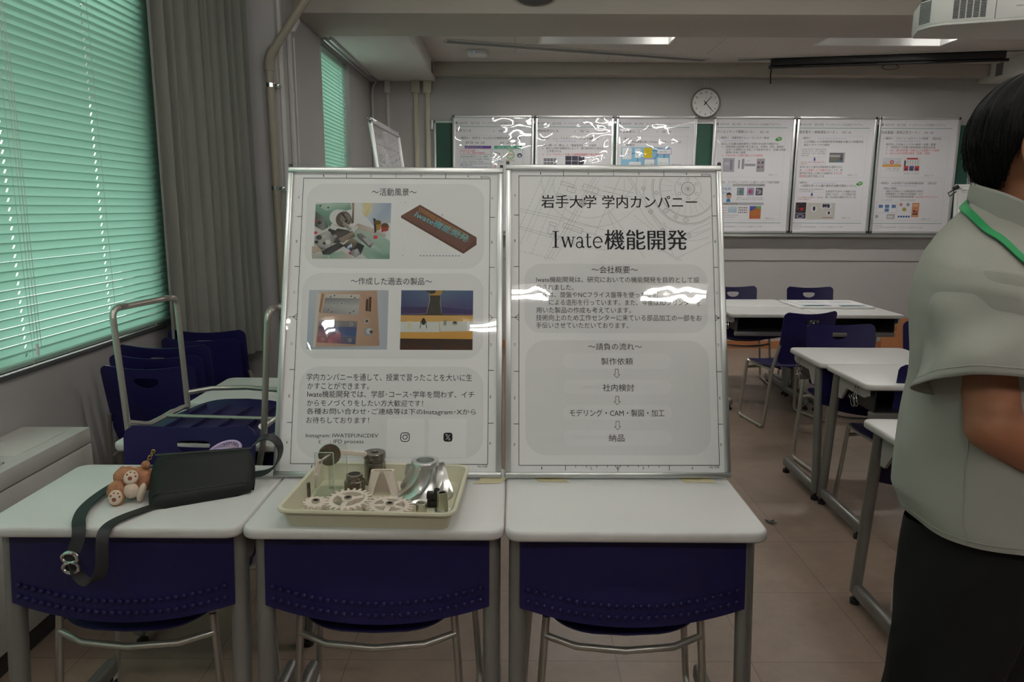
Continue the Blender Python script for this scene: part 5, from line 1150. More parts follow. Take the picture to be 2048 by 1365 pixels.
    for dz in (0, -.026):
        bk.tube([c+Vector((.018*math.cos(R(a)), -.004, dz+.013*math.sin(R(a)))) for a in range(0, 360, 20)], .0048, M['chrome'], 8, closed=True)
    bk.box(c+Vector((-.004, .003, -.013)), (.022, .006, .045), M['black_plastic'], .002); bk.build('buckle', t)
bag()
M['fur'] = mat('brown_plush_fur', (.42, .20, .115), .95, spec=.1, vary=(60, .3, 5), bump=(220, .9))
M['pad'] = mat('cream_plush', (.62, .50, .40), .9, bump=(200, .5)); M['pawp'] = mat('brown_paw_print', (.22, .075, .045), .9)
def plush():
    t = thing('plush_keychain', 'small brown plush bear keychain tucked against the left side of the bag', 'plush toy', (-1.026, 1.842, TD))
    def fz(s): return lambda q, p: q*(1+.045*noise.noise(q*60+Vector((s, 0, 0)))+.035*noise.noise(q*160+Vector((s, 3, 0))))
    b = MB(); b.ell((.012, .03, .040), (.040, .042, .034), M['fur'], seg=36, rings=24, fn=fz(1)); b.ell((-.018, -.028, .030), (.026, .026, .028), M['fur'], seg=28, rings=18, fn=fz(5)); b.ell((-.012, .012, .056), (.034, .030, .026), M['fur'], seg=30, rings=20, fn=fz(8)); b.build('body', t, sharp=180)
    def foot(c, rot):
        f = MB(); f.ell(c, (.0205, .017, .023), M['fur'], rot, 28, 18, fz(c[0]*90)); o = f.build('foot', t, sharp=180)
        mt = Matrix.Translation(c) @ Euler(rot).to_matrix().to_4x4()
        q = MB(); q.ell(mt @ Vector((0, -.0105, 0)), (.0172, .0082, .0198), M['pad'], rot, 24, 14)
        for x, z, r in ((0, -.005, .0058), (-.0095, .003, .0032), (-.0035, .0105, .0032), (.0055, .0105, .0030), (.0105, .003, .0030)): q.ell(mt @ Vector((x, -.0178+.0018*((x*x+z*z)/.0001), z)), (r, .0022, r), M['pawp'], rot, 12, 8)
        q.build('paw_pad', o, sharp=180)
    foot((.014, -.014, .060), (R(-38), R(15), R(12))); foot((-.012, -.046, .020), (R(-20), R(10), R(10)))
    v = MB(); v.ell((.020, -.030, .032), (.020, .017, .020), M['pad'], seg=24, rings=16, fn=fz(3)); v.ell((.045, -.028, .026), (.010, .020, .026), M['pad'], (0, .3, .3), 20, 14, fz(4)); v.build('tummy', t, sharp=180)
    MB().ell((-.030, .030, .066), (.012, .008, .012), M['fur'], seg=16, rings=10, fn=fz(7)).build('ear', t, sharp=180); MB().ell((.030, .034, .080), (.012, .010, .012), M['fur'], seg=16, rings=10, fn=fz(9)).build('ear', t, sharp=180)
    MB().ell((-.040, .034, .064), (.004, .004, .006), M['black_plastic'], seg=10, rings=8).build('eye', t)
    c = MB()
    for k in range(4): c.tube([Vector((.030+.004*k, .048+.003*k, .088+.0075*k))+Vector((.0045*math.cos(R(a)) if k % 2 else 0, .0045*math.cos(R(a)) if not k % 2 else 0, .0052*math.sin(R(a)))) for a in range(0, 360, 40)], .0015, M['gold'], 6, closed=True)
    c.build('chain', t)
plush()
M['lilac'] = mat('lilac_plastic', (.56, .42, .66), .4)
def handfan():
    t = thing('handheld_fan', 'lilac handheld fan showing its round guard behind the bag', 'fan', (-.838, 2.008, TD+.070), (R(24), R(-6), R(-12)))
    r = .050
    MB().tube([(r*math.cos(R(a)), r*math.sin(R(a)), 0) for a in range(0, 360, 8)], .0042, M['lilac'], 8, closed=True).build('guard_ring', t)
    g = MB()
    for k in range(30):
        a0 = 2*PI*k/30; g.tube([Vector((rr*math.cos(a0+s), rr*math.sin(a0+s), .008*(1-(rr/r)**2))) for rr, s in ((.014, 0), (.026, .35), (.038, .62), (.05, .8))], .0011, M['lilac'], 5)
    g.build('guard_wires', t); MB().lathe([(0, .012), (.012, .011), (.015, .006), (.015, 0)], M['lilac'], seg=20).build('guard_hub', t)
    b = MB()
    for k in range(5): b.grid(lambda u, v, k=k: Matrix.Rotation(2*PI*k/5, 3, 'Z') @ Vector((.012+.030*u, (v-.5)*(.010+.022*u), -.012+(v-.5)*.012)), 5, 4, M['pad'], .001)
    b.build('blades', t); MB().lathe([(0, -.024), (.040, -.024), (.048, -.018), (.050, 0)], M['lilac'], seg=32).build('rear_guard', t)
    MB().tube([(0, -.050, -.008), (0, -.125, -.008)], .012, M['lilac'], 14).build('handle', t)
handfan()

# ------------------------------------------------------------------ parts tray and the machined parts in it
M['tray'] = mat('cream_plastic_tray', (.60, .575, .435), .45, spec=.4); M['pla'] = mat('cream_printed_plastic', (.66, .575, .50), .6, bump=(500, .1))
M['steel'] = mat('machined_steel', (.27, .235, .205), .24, metal=1, vary=(35, .35, 4)); M['steel2'] = mat('bright_steel', (.50, .48, .42), .25, metal=1); M['alum'] = mat('milled_aluminium', (.78, .78, .77), .30, metal=1); M['blkox'] = mat('black_oxide_steel', (.03, .026, .024), .4, metal=.6); M['acr'] = None
TB = TD+.006
def tray():
    t = thing('tray', 'shallow cream plastic tray of machine parts on the middle front desk', 'tray', (-.350, 1.812, TD+.0005), (0, 0, R(-2.5)))
    w, d, h = .442, .345, .049
    def ring(W_, D_, r, z): return [Vector((x, y, z)) for x, y in rrect(W_, D_, r, 6)]
    L = [ring(w-.052, d-.052, .016, .0), ring(w-.046, d-.046, .020, .0), ring(w-.020, d-.020, .026, h-.010), ring(w-.016, d-.016, .028, h-.004), ring(w-.004, d-.004, .03, h-.008), ring(w, d, .032, h-.004), ring(w-.003, d-.003, .031, h+.001), ring(w-.020, d-.020, .027, h), ring(w-.028, d-.028, .024, h-.014), ring(w-.052, d-.052, .019, .006), ring(w-.060, d-.060, .015, .005)]
    V = [v for r in L for v in r]; n = len(L[0]); F = []
    for j in range(len(L)-1):
        for k in range(n): F.append((j*n+k, j*n+(k+1) % n, (j+1)*n+(k+1) % n, (j+1)*n+k))
    F.append(tuple(range(n))); F.append(tuple((len(L)-1)*n+k for k in range(n)))
    b = MB(); b.add(V, F, M['tray']); b.build('tray_body', t, sharp=40)
tray()
def gear(name, lab, c, R_, teeth, spokes, z, tilt, bore=.009, a0=0, hub_m='steel2'):
    t = thing(name, lab, 'gear', (c[0], c[1], z), (R(tilt[0]), R(tilt[1]), R(a0)), 'printed plastic gears in the tray'); h = .013
    out = []
    for k in range(teeth):
        for da, r in ((-.5, R_*.815), (-.27, R_*.83), (-.12, R_), (.12, R_), (.27, R_*.83)): a = 2*PI*(k+da)/teeth; out.append((r*math.cos(a), r*math.sin(a)))
    n = len(out)
    b = MB(); ri = R_*.64 if spokes else bore
    inn = [(ri*math.cos(2*PI*(i/n)-PI/teeth), ri*math.sin(2*PI*(i/n)-PI/teeth)) for i in range(n)]
    V = [(x, y, 0) for x, y in out]+[(x, y, 0) for x, y in inn]+[(x, y, h) for x, y in out]+[(x, y, h) for x, y in inn]; F = []
    for i in range(n):
        j = (i+1) % n; F += [(i, n+i, n+j, j), (2*n+i, 2*n+j, 3*n+j, 3*n+i), (i, j, 2*n+j, 2*n+i), (n+i, 3*n+i, 3*n+j, n+j)]
    b.add(V, F, M['pla'])
    if spokes:
        b.lathe([(bore, 0), (bore*1.0, 0), (.016, 0), (.016, h+.002), (bore, h+.002), (bore, 0)], M['pla'], seg=28)
        for k in range(spokes):
            a = 2*PI*k/spokes; b.box((math.cos(a)*(ri+.014)/2, math.sin(a)*(ri+.014)/2, h/2), (ri-.006, .013, h), M['pla'], rot=(0, 0, a))
    b.build('gear_body', t, sharp=30)
    MB().lathe([(bore-.003, h-.004), (bore-.003, h+.005), (bore+.0015, h+.005), (bore+.0015, h-.004), (bore-.003, h-.004)], M[hub_m], seg=24).build('bushing', t)
gear('large_gear', 'cream printed gear with spokes, the left of the two large gears in the tray', (-.424, 1.770), .0605, 22, 3, TB+.012, (4, -3), a0=20)
gear('large_gear', 'cream printed gear with spokes, the right of the two large gears in the tray', (-.314, 1.742), .0605, 23, 5, TB+.008, (3, 2), a0=50)
gear('small_gear', 'small cream printed gear in the front left of the tray', (-.506, 1.758), .032, 12, 0, TB+.008, (4, 2), a0=8)
def at(name, lab, cat, x, y, z=TB): return thing(name, lab, cat, (x, y, z))
def items():
    t = at('steel_pin', 'thin upright steel pin standing behind the small gear', 'pin', -.538, 1.812)
    MB().lathe([(0, 0), (.0048, 0), (.0048, .050), (.0035, .052), (0, .052)], M['steel'], seg=16).build('shaft', t); MB().box((.004, -.004, .006), (.020, .016, .012), M['pla'], .002).build('holder', t)
    t = at('steel_collet', 'brown steel collet with a notched top, left of the split nozzle', 'machine part', -.430, 1.872)
    MB().lathe([(.0, 0), (.028, 0), (.028, .033), (.0268, .036), (.022, .038), (.022, .046), (.0205, .0465), (.0175, .0465), (.0175, .008), (0, .008)], M['steel'], seg=36).build('collet_body', t)
    MB().prism([(.0225*math.cos(R(60*k)), .0225*math.sin(R(60*k))) for k in range(6)], .038, .052, M['steel'], bev=.001).build('hex_head', t)
    MB().lathe([(0, .0522), (.0165, .0522)], M['blkox'], seg=28).lathe([(.0165, .0522), (.0165, .0535), (.0195, .0535), (.0195, .0522)], M['steel2'], seg=28).build('bore', t)
    t = at('steel_die', 'tall dark steel cylinder with a groove standing behind the split nozzle', 'machine part', -.388, 1.945)
    MB().lathe([(0, 0), (.030, 0), (.030, .062), (.0285, .066), (.026, .067), (.026, .071), (.029, .072), (.031, .074), (.031, .088), (.0295, .091), (.012, .091), (.0105, .088), (.0105, .06), (0, .06)], M['steel'], seg=44).build('die_body', t)
    t = at('split_nozzle', 'cream printed nozzle with a slit down the front, in the middle of the tray', 'machine part', -.352, 1.866)
    b = MB()
    def noz(u, v):
        a = 2*PI*u-PI/2+ .0; k = 1-v; w = .031+.013*k; d = .012+.009*k; e = .55
        c, s = math.cos(a), math.sin(a); return Vector((w*abs(c)**e*(1 if c > 0 else -1), d*abs(s)**e*(1 if s > 0 else -1), .066*v))
    def slit(u, v):
        g0 = .004+.060*(1-v); return noz(g0+(1-2*g0)*u, v)
    b.grid(slit, 80, 14, M['pla'], .004); b.build('nozzle_body', t, sharp=50)
    t = at('impeller', 'shiny milled aluminium impeller with curved blades at the right of the tray', 'impeller', -.236, 1.862)
    MB().lathe([(0, 0), (.072, 0), (.0745, .004), (.069, .010), (.056, .024), (.046, .046), (.040, .066), (.0375, .085), (.037, .096), (.0355, .098), (.024, .098), (.0235, .096), (.0235, .05), (0, .05)], M['alum'], seg=64).build('hub', t)
    hub = [(.073, .006), (.056, .024), (.046, .046), (.040, .066), (.0375, .088)]
    def rad(z):
        for (r0, z0), (r1, z1) in zip(hub, hub[1:]):
            if z <= z1: return r0+(r1-r0)*max(0, (z-z0))/(z1-z0)
        return .038
    for k in range(9):
        b = MB(); a0 = 2*PI*k/9+.25
        def bl(u, v):
            z = .007+.080*u; tw = a0-1.05*(1-u)**1.6; ro = .0748-.024*u**.9; r = rad(z)-.002; r = r+(max(ro, r+.004)-r)*v; zz = z
            return Vector((r*math.cos(tw+.1*v), r*math.sin(tw+.1*v), zz))
        b.grid(bl, 18, 5, M['alum'], .0016); b.build('blade', t, sharp=60)
    t = at('tapered_sleeve', 'tapered steel sleeve standing at the front right of the tray', 'machine part', -.180, 1.752)
    MB().lathe([(0, 0), (.0150, 0), (.0150, .004), (.0128, .051), (.0112, .0515), (.009, .05), (.009, .01), (0, .01)], M['steel2'], seg=30).build('sleeve_body', t); MB().lathe([(.0205, 0), (.0205, .004), (.0152, .004), (.0152, 0), (.0205, 0)], M['alum'], seg=30).build('flange', t)
    t = at('steel_ring', 'short bright steel ring at the front of the tray, beside the tapered sleeve', 'machine part', -.2335, 1.748)
    MB().lathe([(.0085, 0), (.0140, 0), (.0140, .023), (.0128, .0245), (.0092, .0245), (.0085, .023), (.0085, 0)], M['steel2'], seg=32).build('ring_body', t)
    t = at('shaft_clamp', 'small black clamp with a bolt between the ring and the impeller', 'machine part', -.203, 1.782)
    b = MB(); b.box((-.006, 0, .031), (.028, .022, .016), M['blkox'], .002).box((-.004, .002, .010), (.030, .026, .018), M['blkox'], .002); b.box((.004, 0, .022), (.012, .016, .006), M['blkox'], .001); b.build('clamp_body', t)
    b = MB(); b.lathe([(0, .038), (.0075, .038), (.0075, .047), (.0065, .049), (.004, .049), (.004, .045), (0, .045)], M['black_plastic'], Matrix.Translation((.006, -.001, 0)), 20); b.build('bolt', t)
    # acrylic stand holding a steel disc and two cream link arms
    t = at('acrylic_crank_model', 'clear acrylic stand holding a steel disc and two cream link arms', 'model', -.500, 1.868)
    m = bpy.data.materials.new('clear_acrylic'); m.use_nodes = True; nt = m.node_tree; N = nt.nodes; N.remove(N['Principled BSDF'])
    tr = N.new('ShaderNodeBsdfTransparent'); tr.inputs[0].default_value = (.93, .95, .93, 1); gl = N.new('ShaderNodeBsdfGlossy'); gl.inputs['Roughness'].default_value = .03; lw = N.new('ShaderNodeLayerWeight'); lw.inputs['Blend'].default_value = .35
    mx = N.new('ShaderNodeMixShader'); ml = N.new('ShaderNodeMath'); ml.operation = 'MULTIPLY_ADD'; ml.inputs[1].default_value = .5; ml.inputs[2].default_value = .03
    pw = N.new('ShaderNodeMath'); pw.operation = 'POWER'; pw.inputs[1].default_value = 3
    nt.links.new(lw.outputs['Facing'], pw.inputs[0]); nt.links.new(pw.outputs[0], ml.inputs[0]); nt.links.new(ml.outputs[0], mx.inputs[0]); nt.links.new(tr.outputs[0], mx.inputs[1]); nt.links.new(gl.outputs[0], mx.inputs[2]); nt.links.new(mx.outputs[0], N['Material Output'].inputs[0]); M['acr'] = m
    m2 = mat('acrylic_cut_edge', (.55, .62, .56), .3)
    for y, x0, z1 in ((-.022, -.029, .122), (.030, -.006, .128)):
        pl = MB(); pl.span((x0, y, 0), (x0+.050, y+.003, z1), m); o = pl.build('acrylic_plate', t)
        e = MB()
        for a, c in (((x0, z1), (x0+.050, z1)), ((x0, 0), (x0, z1)), ((x0+.050, 0), (x0+.050, z1))): e.tube([(a[0], y+.0015, a[1]), (c[0], y+.0015, c[1])], .0011, m2, 6)
        e.build('plate_edge', o)
    MB().span((-.035, -.035, 0), (.052, .045, .003), m).build('acrylic_base', t)
    MB().lathe([(0, -.004), (.029, -.004), (.030, -.002), (.030, .002), (.029, .004), (0, .004)], M['steel'], Matrix.Translation((.004, .008, .106)) @ Euler((R(87), 0, R(22))).to_matrix().to_4x4(), 48).build('disc', t)
    MB().cyl((.004, .008, .106), (-.012, -.030, .100), .005, M['steel2']).build('axle', t)
    def arm(name, a, c, w): 
        a, c = Vector(a), Vector(c); d = c-a; q = MB(); L = d.length; yy = Vector((0, 1, 0)); x = d.normalized(); n = x.cross(Vector((0, 0, 1))).normalized(); zz = n.cross(x)
        mt = Matrix((( x.x, zz.x, n.x, a.x), (x.y, zz.y, n.y, a.y), (x.z, zz.z, n.z, a.z), (0, 0, 0, 1)))
        q.prism(rrect(L+w, w, w*.49, 6, L/2, 0), -.0025, .0025, M['pla'], mt, bev=.0008); q.cyl(mt @ Vector((0, 0, -.004)), mt @ Vector((0, 0, .004)), .0038, M['steel2'], seg=14); q.build(name, t)
    arm('link_arm', (-.013, -.032, .099), (-.022, -.040, .066), .016)
    arm('link_arm', (.012, .018, .112), (.096, .020, .104), .013)
    arm('link_arm', (-.022, -.040, .066), (-.030, -.022, .030), .013)
items()
# ------------------------------------------------------------------ projector
def projector():
    t = thing('projector', 'white ceiling projector with cables and yellow warning label at top right', 'projector', (1.590, 2.589, 2.175), (R(.5), R(0), R(-19.6)))
    pw = mat('projector_white', (.66, .66, .64), .45); dk = mat('vent_dark', (.05, .05, .06), .6)
    out = [(-.232, -.105), (-.200, -.150), (-.165, -.165), (.42, -.165), (.46, -.10), (.46, .20), (.22, .20), (-.222, .025), (-.232, .010)]
    MB().prism(out, -.075, .012, pw, bev=.010).build('body', t)
    MB().prism([(x*.97, y*.97) for x, y in out], .012, .020, M['steel_dark']).build('top_cover', t)
    MB().prism([(x*.995, y*.995) for x, y in out], -.070, -.0775, pw, bev=.002).build('bottom_cover', t)
    v = MB()
    for i in range(14):
        for k in range(5): v.box((-.135+k*.019, -.1655, -.058+i*.0046), (.015, .003, .0026), dk)
    v.build('rear_vent', t)
    v = MB(); a = Vector((-.232, -.105)); c = Vector((-.200, -.150)); d = (c-a).normalized(); ang = math.atan2(d.y, d.x)
    for i in range(15):
        for k in range(7): p = a.lerp(c, .14+.12*k); v.box((p.x-.0006, p.y-.0004, -.060+i*.0046), (.0045, .0022, .0022), dk, rot=(0, 0, ang))
    v.build('side_vent', t)
    q = MB(); q.box((-.025, -.1655, -.030), (.0014, .002, .075), dk)
    for x, w, h in ((.06, .016, .007), (.087, .010, .010), (.108, .007, .008), (.128, .011, .011), (.163, .020, .013), (.205, .016, .010), (.243, .020, .006), (.272, .014, .014), (.312, .026, .010)): q.box((x, -.1655, -.052), (w, .003, h), dk)
    for i in range(6):
        for k in range(3): q.box((.118+k*.022, -.1655, -.030+i*.0050), (.017, .002, .0026), dk)
    q.box((.20, -.1655, -.034), (.34, .0015, .002), M['steel_grey']); q.build('port_panel', t)
    y = mat('yellow_label', (.62, .50, .02), .5); MB().box((.312, -.166, .000), (.084, .0015, .013), y).box((.278, -.166, -.012), (.060, .0015, .006), y).box((.335, -.166, -.012), (.060, .0015, .007), y).build('warning_label', t)
    for x, z in ((.165, -.048), (.205, -.050), (.078, -.010)): MB().box((x, -.178, z), (.022, .026, .016), M['black_plastic'], .004).build('plug', t)
    MB().tube([(.165, -.19, -.045), (.150, -.20, -.01), (.10, -.205, .03), (.05, -.20, .055), (-.01, -.16, .085)], .0055, M['black_plastic'], 8).tube([(.205, -.19, -.047), (.215, -.20, -.02), (.19, -.205, .012), (.12, -.205, .035), (.04, -.19, .06), (-.02, -.14, .09)], .0042, M['black_plastic'], 8).tube([(.078, -.19, .010), (.11, -.20, .028), (.17, -.205, .024), (.225, -.20, .008), (.26, -.19, .04), (.30, -.16, .07)], .0045, M['black_plastic'], 8).build('cable', t)
    m = MB(); m.box((.15, .03, .032), (.30, .16, .026), M['steel_dark'], .006); m.box((-.03, -.06, .040), (.10, .05, .04), M['black_plastic'], .01); m.cyl((.15, .03, .04), (.15, .03, ZC-2.178), .024, M['light_white']); m.box((.15, .03, ZC-2.178-.018), (.18, .18, .024), M['light_white'], .005); m.build('ceiling_mount', t)
projector()

# ------------------------------------------------------------------ small things
def easel_frame():
    t = thing('picture_frame', 'white frame with black clip, partly hidden behind the person shoulder', 'frame', (3.01, 4.5, .95), (R(84), 0, R(-4))); w, h = .60, .72
    f = MB()
    for k, (o, z) in enumerate(((0, .012), (.018, .018), (.036, .010))):
        for a, c in (((-w/2+o, o), (w/2-o, o+.018)), ((-w/2+o, h-o-.018), (w/2-o, h-o)), ((-w/2+o, o), (-w/2+o+.018, h-o)), ((w/2-o-.018, o), (w/2-o, h-o))): f.span((a[0], a[1], 0), (c[0], c[1], z), M['light_white'], .003)
    f.build('frame', t); MB().span((-w/2+.05, .05, .001), (w/2-.05, h-.05, .004), M['paper2']).build('sheet', t)
    s = MB()
    for x in (-.26, .26): s.tube([(x, h-.03, -.012), (x*1.05, -.96, -.012+.10)], .011, M['light_white'])
    s.tube([(0, h-.05, -.012), (0, -.82, -.62)], .011, M['light_white']); s.build('easel_leg', t)
    c = MB(); c.box((-w/2+.004, h-.02, .010), (.034, .024, .02), M['black_plastic'], .003, rot=(0, 0, .5)); c.tube([(-w/2-.005, h-.03, .016), (-w/2-.045, h-.055, .02), (-w/2-.035, h-.075, .02), (-w/2+.005, h-.045, .016)], .0035, M['black_plastic'], 6); c.build('binder_clip', t)
easel_frame()
def bottle():
    t = thing('bottle', 'plastic bottle with white label on the floor behind the person leg', 'bottle', (1.475, 2.54, 0))
    MB().lathe([(0, 0), (.030, 0), (.033, .006), (.033, .13)], M['light_white'], seg=28).build('label_sleeve', t)
    MB().lathe([(.033, .13), (.032, .16), (.026, .19), (.0135, .205), (.0135, .215), (0, .215)], mat('amber_tea', (.30, .13, .08), .25), seg=28).build('neck', t)
    MB().lathe([(.0150, .205), (.0150, .226), (.013, .228), (0, .228)], M['light_white'], seg=24).build('cap', t)
bottle()
def leaf():
    b = MB(); 
    for a, L in ((.4, .030), (2.3, .026), (-.6, .034)):
        b.grid(lambda u, v, a=a, L=L: Matrix.Rotation(a, 3, 'Z') @ Vector((L*u, (v-.5)*.022*math.sin(PI*min(.98, u+.05)), .002+.010*u*u+.004*abs(v-.5))), 8, 4, M['leafm'])
    tag(b.build('dry_leaf', loc=(1.255, 3.34, .0005)), 'small dry grey leaf scrap on the floor in the aisle', 'leaf')
M['leafm'] = mat('dry_leaf', (.05, .055, .05), .8)
leaf()
def orange_board():
    t = thing('wooden_board', 'orange-brown board with rounded corner leaning on the back wall beneath the desks', 'board', (4.295, YB-.05, 0), (R(86), 0, 0))
    MB().prism(rrect(.55, .35, .045, 6, 0, .175), -.009, .009, M['orange_wood'], bev=.003).build('panel', t)
orange_board()
def paper_cable():
    pass

# ------------------------------------------------------------------ person at the right edge
def person():
    PX, PY = .930, 1.345
    t = thing('person', 'person with short black hair, grey zip-neck shirt, black trousers and green lanyard, standing', 'person', (PX, PY, 0), (0, 0, R(-45)))
    HA = R(22); HQ = Matrix.Rotation(HA, 3, 'Z')   # the head is turned on the neck
    def hd(c): return tuple(HQ @ Vector(c))
    skin = mat('tanned_skin', (.30, .125, .066), .5, spec=.35, vary=(14, .07, 5)); 
    # body: capsules and ellipsoids fused into one surface
    b = MB()
    def limb(a, c, r0, r1, n=8):
        a, c = Vector(a), Vector(c)
        for i in range(n+1): q = i/n; b.ell(a.lerp(c, q), (r0+(r1-r0)*q,)*3, skin, seg=16, rings=10)
    b.ell((.0, 0, 1.20), (.105, .165, .24), skin); b.ell((-.005, 0, 1.34), (.095, .175, .10), skin); b.ell((0, 0, .98), (.105, .160, .13), skin)
    for s in (-1, 1):
        limb((0, s*.09, .92), (.012, s*.10, .50), .082, .055); limb((.012, s*.10, .50), (-.02, s*.10, .09), .056, .038); b.ell((-.03, s*.10, .45), (.05, .05, .10), skin); limb((-.025, s*.10, .045), (.14, s*.11, .030), .040, .030, 6)
        sh = Vector((-.008, s*.168, 1.375)); el = Vector((.030, s*.212, 1.155)); wr = Vector((.150, s*.075, 1.050)) if s < 0 else Vector((.165, s*.085, 1.03))
        limb(sh, el, .052, .043); limb(el, el.lerp(wr, .35), .044, .0435, 5); limb(el.lerp(wr, .3), wr, .0435, .028)
        # hand: palm, four curled fingers of different length, thumb from the side of the palm
        d = (wr-el).normalized(); sd = Vector((0, -s, 0)); sd = (sd-d*sd.dot(d)).normalized(); nn = d.cross(sd)
        pc = wr+d*.05
        for k in range(4): limb(wr+d*.015+sd*(-.018+.012*k)*.8, wr+d*.088+sd*(-.030+.020*k), .017, .0115, 5)
        for k, L in enumerate((.062, .074, .070, .055)):
            q = wr+d*.088+sd*(.030-.020*k); m1 = q+d*L*.5+nn*.010*s; m2 = m1+(d*.55+nn*.75*s).normalized()*L*.32; m3 = m2+(d*.1+nn*s).normalized()*L*.24
            limb(q, m1, .0098, .0088, 5); limb(m1, m2, .0088, .0078, 4); limb(m2, m3, .0078, .0065, 3)
        th = wr+d*.022+sd*.026; t1 = th+(d*.6+sd*.75).normalized()*.040; t2 = t1+(d+sd*.25+nn*.3*s).normalized()*.030; limb(th, t1, .0135, .011, 4); limb(t1, t2, .011, .0085, 4)
    limb((-.025, 0, 1.40), (.0, 0, 1.555), .060, .056)
    b.ell((.0, 0, 1.635), (.096, .076, .100), skin, (0, 0, HA), seg=28, rings=20); b.ell(hd((.028, 0, 1.585)), (.066, .060, .085), skin, (0, 0, HA), seg=24, rings=16); b.ell(hd((.052, 0, 1.530)), (.034, .034, .028), skin)
    for s in (-1, 1): b.ell(hd((.072, s*.030, 1.585)), (.020, .022, .022), skin); b.ell(hd((.084, s*.030, 1.642)), (.012, .020, .008), skin, (0, 0, HA))
    limb(hd((.092, 0, 1.632)), hd((.112, 0, 1.592)), .009, .0135, 5); b.ell(hd((.090, 0, 1.553)), (.013, .026, .007), skin, (0, 0, HA)); b.ell(hd((.088, 0, 1.543)), (.012, .022, .007), skin, (0, 0, HA))
    me_o = b.build('tmp_body', t)
    mod = me_o.modifiers.new('r', 'REMESH'); mod.mode = 'VOXEL'; mod.voxel_size = .0052; mod.use_smooth_shade = True
    sm = me_o.modifiers.new('s', 'SMOOTH'); sm.iterations = 5; sm.factor = .5
    dg = bpy.context.evaluated_depsgraph_get(); dg.update()
    me = bpy.data.meshes.new_from_object(me_o.evaluated_get(dg)); me.name = 'body'; me.materials.clear(); me.materials.append(skin); me.polygons.foreach_set('use_smooth', [True]*len(me.polygons))
    bpy.data.objects.remove(me_o); body = bpy.data.objects.new('body', me); COL.objects.link(body); body.parent = t
    # ears, eyes, brows
    for s in (-1, 1):
        e = MB()
        def ear(u, v):
            a = 2*PI*u; rr = v; x = -.006+.019*rr*math.cos(a)*(1+.15*math.sin(a)); z = .033*rr*math.sin(a)-.003*rr*math.cos(a)
            rim = .010*math.exp(-((rr-.86)/.16)**2)*(1 if math.sin(a) > -.55 else .45)-.006*math.exp(-((rr-.5)/.25)**2)+.006*math.exp(-((rr-.55)/.12)**2)*(1 if math.cos(a-2.2) > .2 else 0)
            out = .010+.010*max(0, -x*30)*.5+rim
            return Vector((x-.012, s*(.072+out), 1.612+z))
        e.grid(ear, 40, 14, skin, .0025); e.build('ear', body, sharp=180, rot=(0, 0, HA))
        w = MB(); w.ell((.0835, s*.030, 1.624), (.0105, .0125, .0115), mat('eye_white', (.6, .58, .55), .2)); w.ell((.0905, s*.030, 1.624), (.0045, .0066, .0070), mat('eye_dark', (.02, .012, .008), .1)); w.build('eye', body, sharp=180, rot=(0, 0, HA))
        MB().tube([(.094, s*.014, 1.650), (.093, s*.030, 1.656), (.082, s*.048, 1.650)], .0032, mat('black_hair', (.0035, .0033, .0033), .6, spec=.16), 8).build('eyebrow', body, rot=(0, 0, HA))
    MB().tube([(.0985, -.020, 1.5485), (.1035, 0, 1.5475), (.0985, .020, 1.5485)], .0017, mat('lip_line', (.16, .05, .04), .5), 6).build('mouth', body, rot=(0, 0, HA))
    # hair: a shell of locks over the skull, ragged at the nape
    hair = mat('black_hair', (.0035, .0033, .0033), .6, spec=.16); h = MB(); rnd = random.Random(8)
    def low(a):            # lowest height by azimuth (0 = front)
        d = abs(a)
        if d < .75: return 1.672
        if d < 1.30: return 1.672-(d-.75)/.55*.055
        if d < 1.75: return 1.617+(d-1.30)/.45*.030
        if d < 2.15: return 1.647-(d-1.75)/.40*.085
        return 1.562-(d-2.15)/1.0*.030
    def hs(u, v):
        a = (u-.5)*2*PI; lo = low(a); th = math.acos(max(-1, min(1, (lo-1.635)/.118)))*v
        q = .004*noise.noise(Vector((math.cos(a)*6, math.sin(a)*6, v*1.5)))+.0022*noise.noise(Vector((a*14, 0, v*1.2)))+.0012*noise.noise(Vector((a*60, 3, v*2)))
        x = math.sin(th)*math.cos(a)*(.108+q)-.004; y = math.sin(th)*math.sin(a)*(.091+q); z = 1.635+math.cos(th)*(.116+q)
        if math.cos(th) < 0: 
            k = -math.cos(th); x *= 1-.10*k; y *= 1-.06*k
        return Vector((x, y, z))
    h.grid(lambda u, v: hs(u, .004+.996*v), 240, 30, hair)
    for k in range(1500):
        a = rnd.uniform(-PI, PI); v0 = rnd.uniform(.45, .97); p = hs(a/2/PI+.5, v0); p2 = hs(a/2/PI+.5+rnd.uniform(-.008, .008), min(1.0, v0+rnd.uniform(.12, .3)))
        n = Vector((p2.x, p2.y, 0)).normalized(); ext = rnd.uniform(0, .016) if abs(a) > 1.9 else rnd.uniform(0, .006)
        h.tube([p+n*.001, p.lerp(p2, .5)+n*rnd.uniform(.002, .004), p2+n*rnd.uniform(.0, .003)+Vector((0, 0, -ext))], .00055, hair, 4)
    h.build('hair', body, sharp=180, rot=(0, 0, HA))
    # shirt
    cloth = mat('sage_grey_shirt', (.30, .302, .272), .92, spec=.12, bump=(900, .18), vary=(7, .03, 3)); s_ = MB()
    rings = [(.935, .0, .150, .200), (.95, .0, .154, .203), (.98, -.008, .158, .206), (1.08, -.010, .150, .208), (1.18, -.008, .146, .212), (1.28, -.008, .148, .226), (1.345, -.012, .142, .240), (1.385, -.014, .132, .240), (1.415, -.016, .120, .222), (1.440, -.018, .106, .185), (1.465, -.018, .090, .135), (1.485, -.016, .078, .096), (1.495, -.014, .072, .080)]
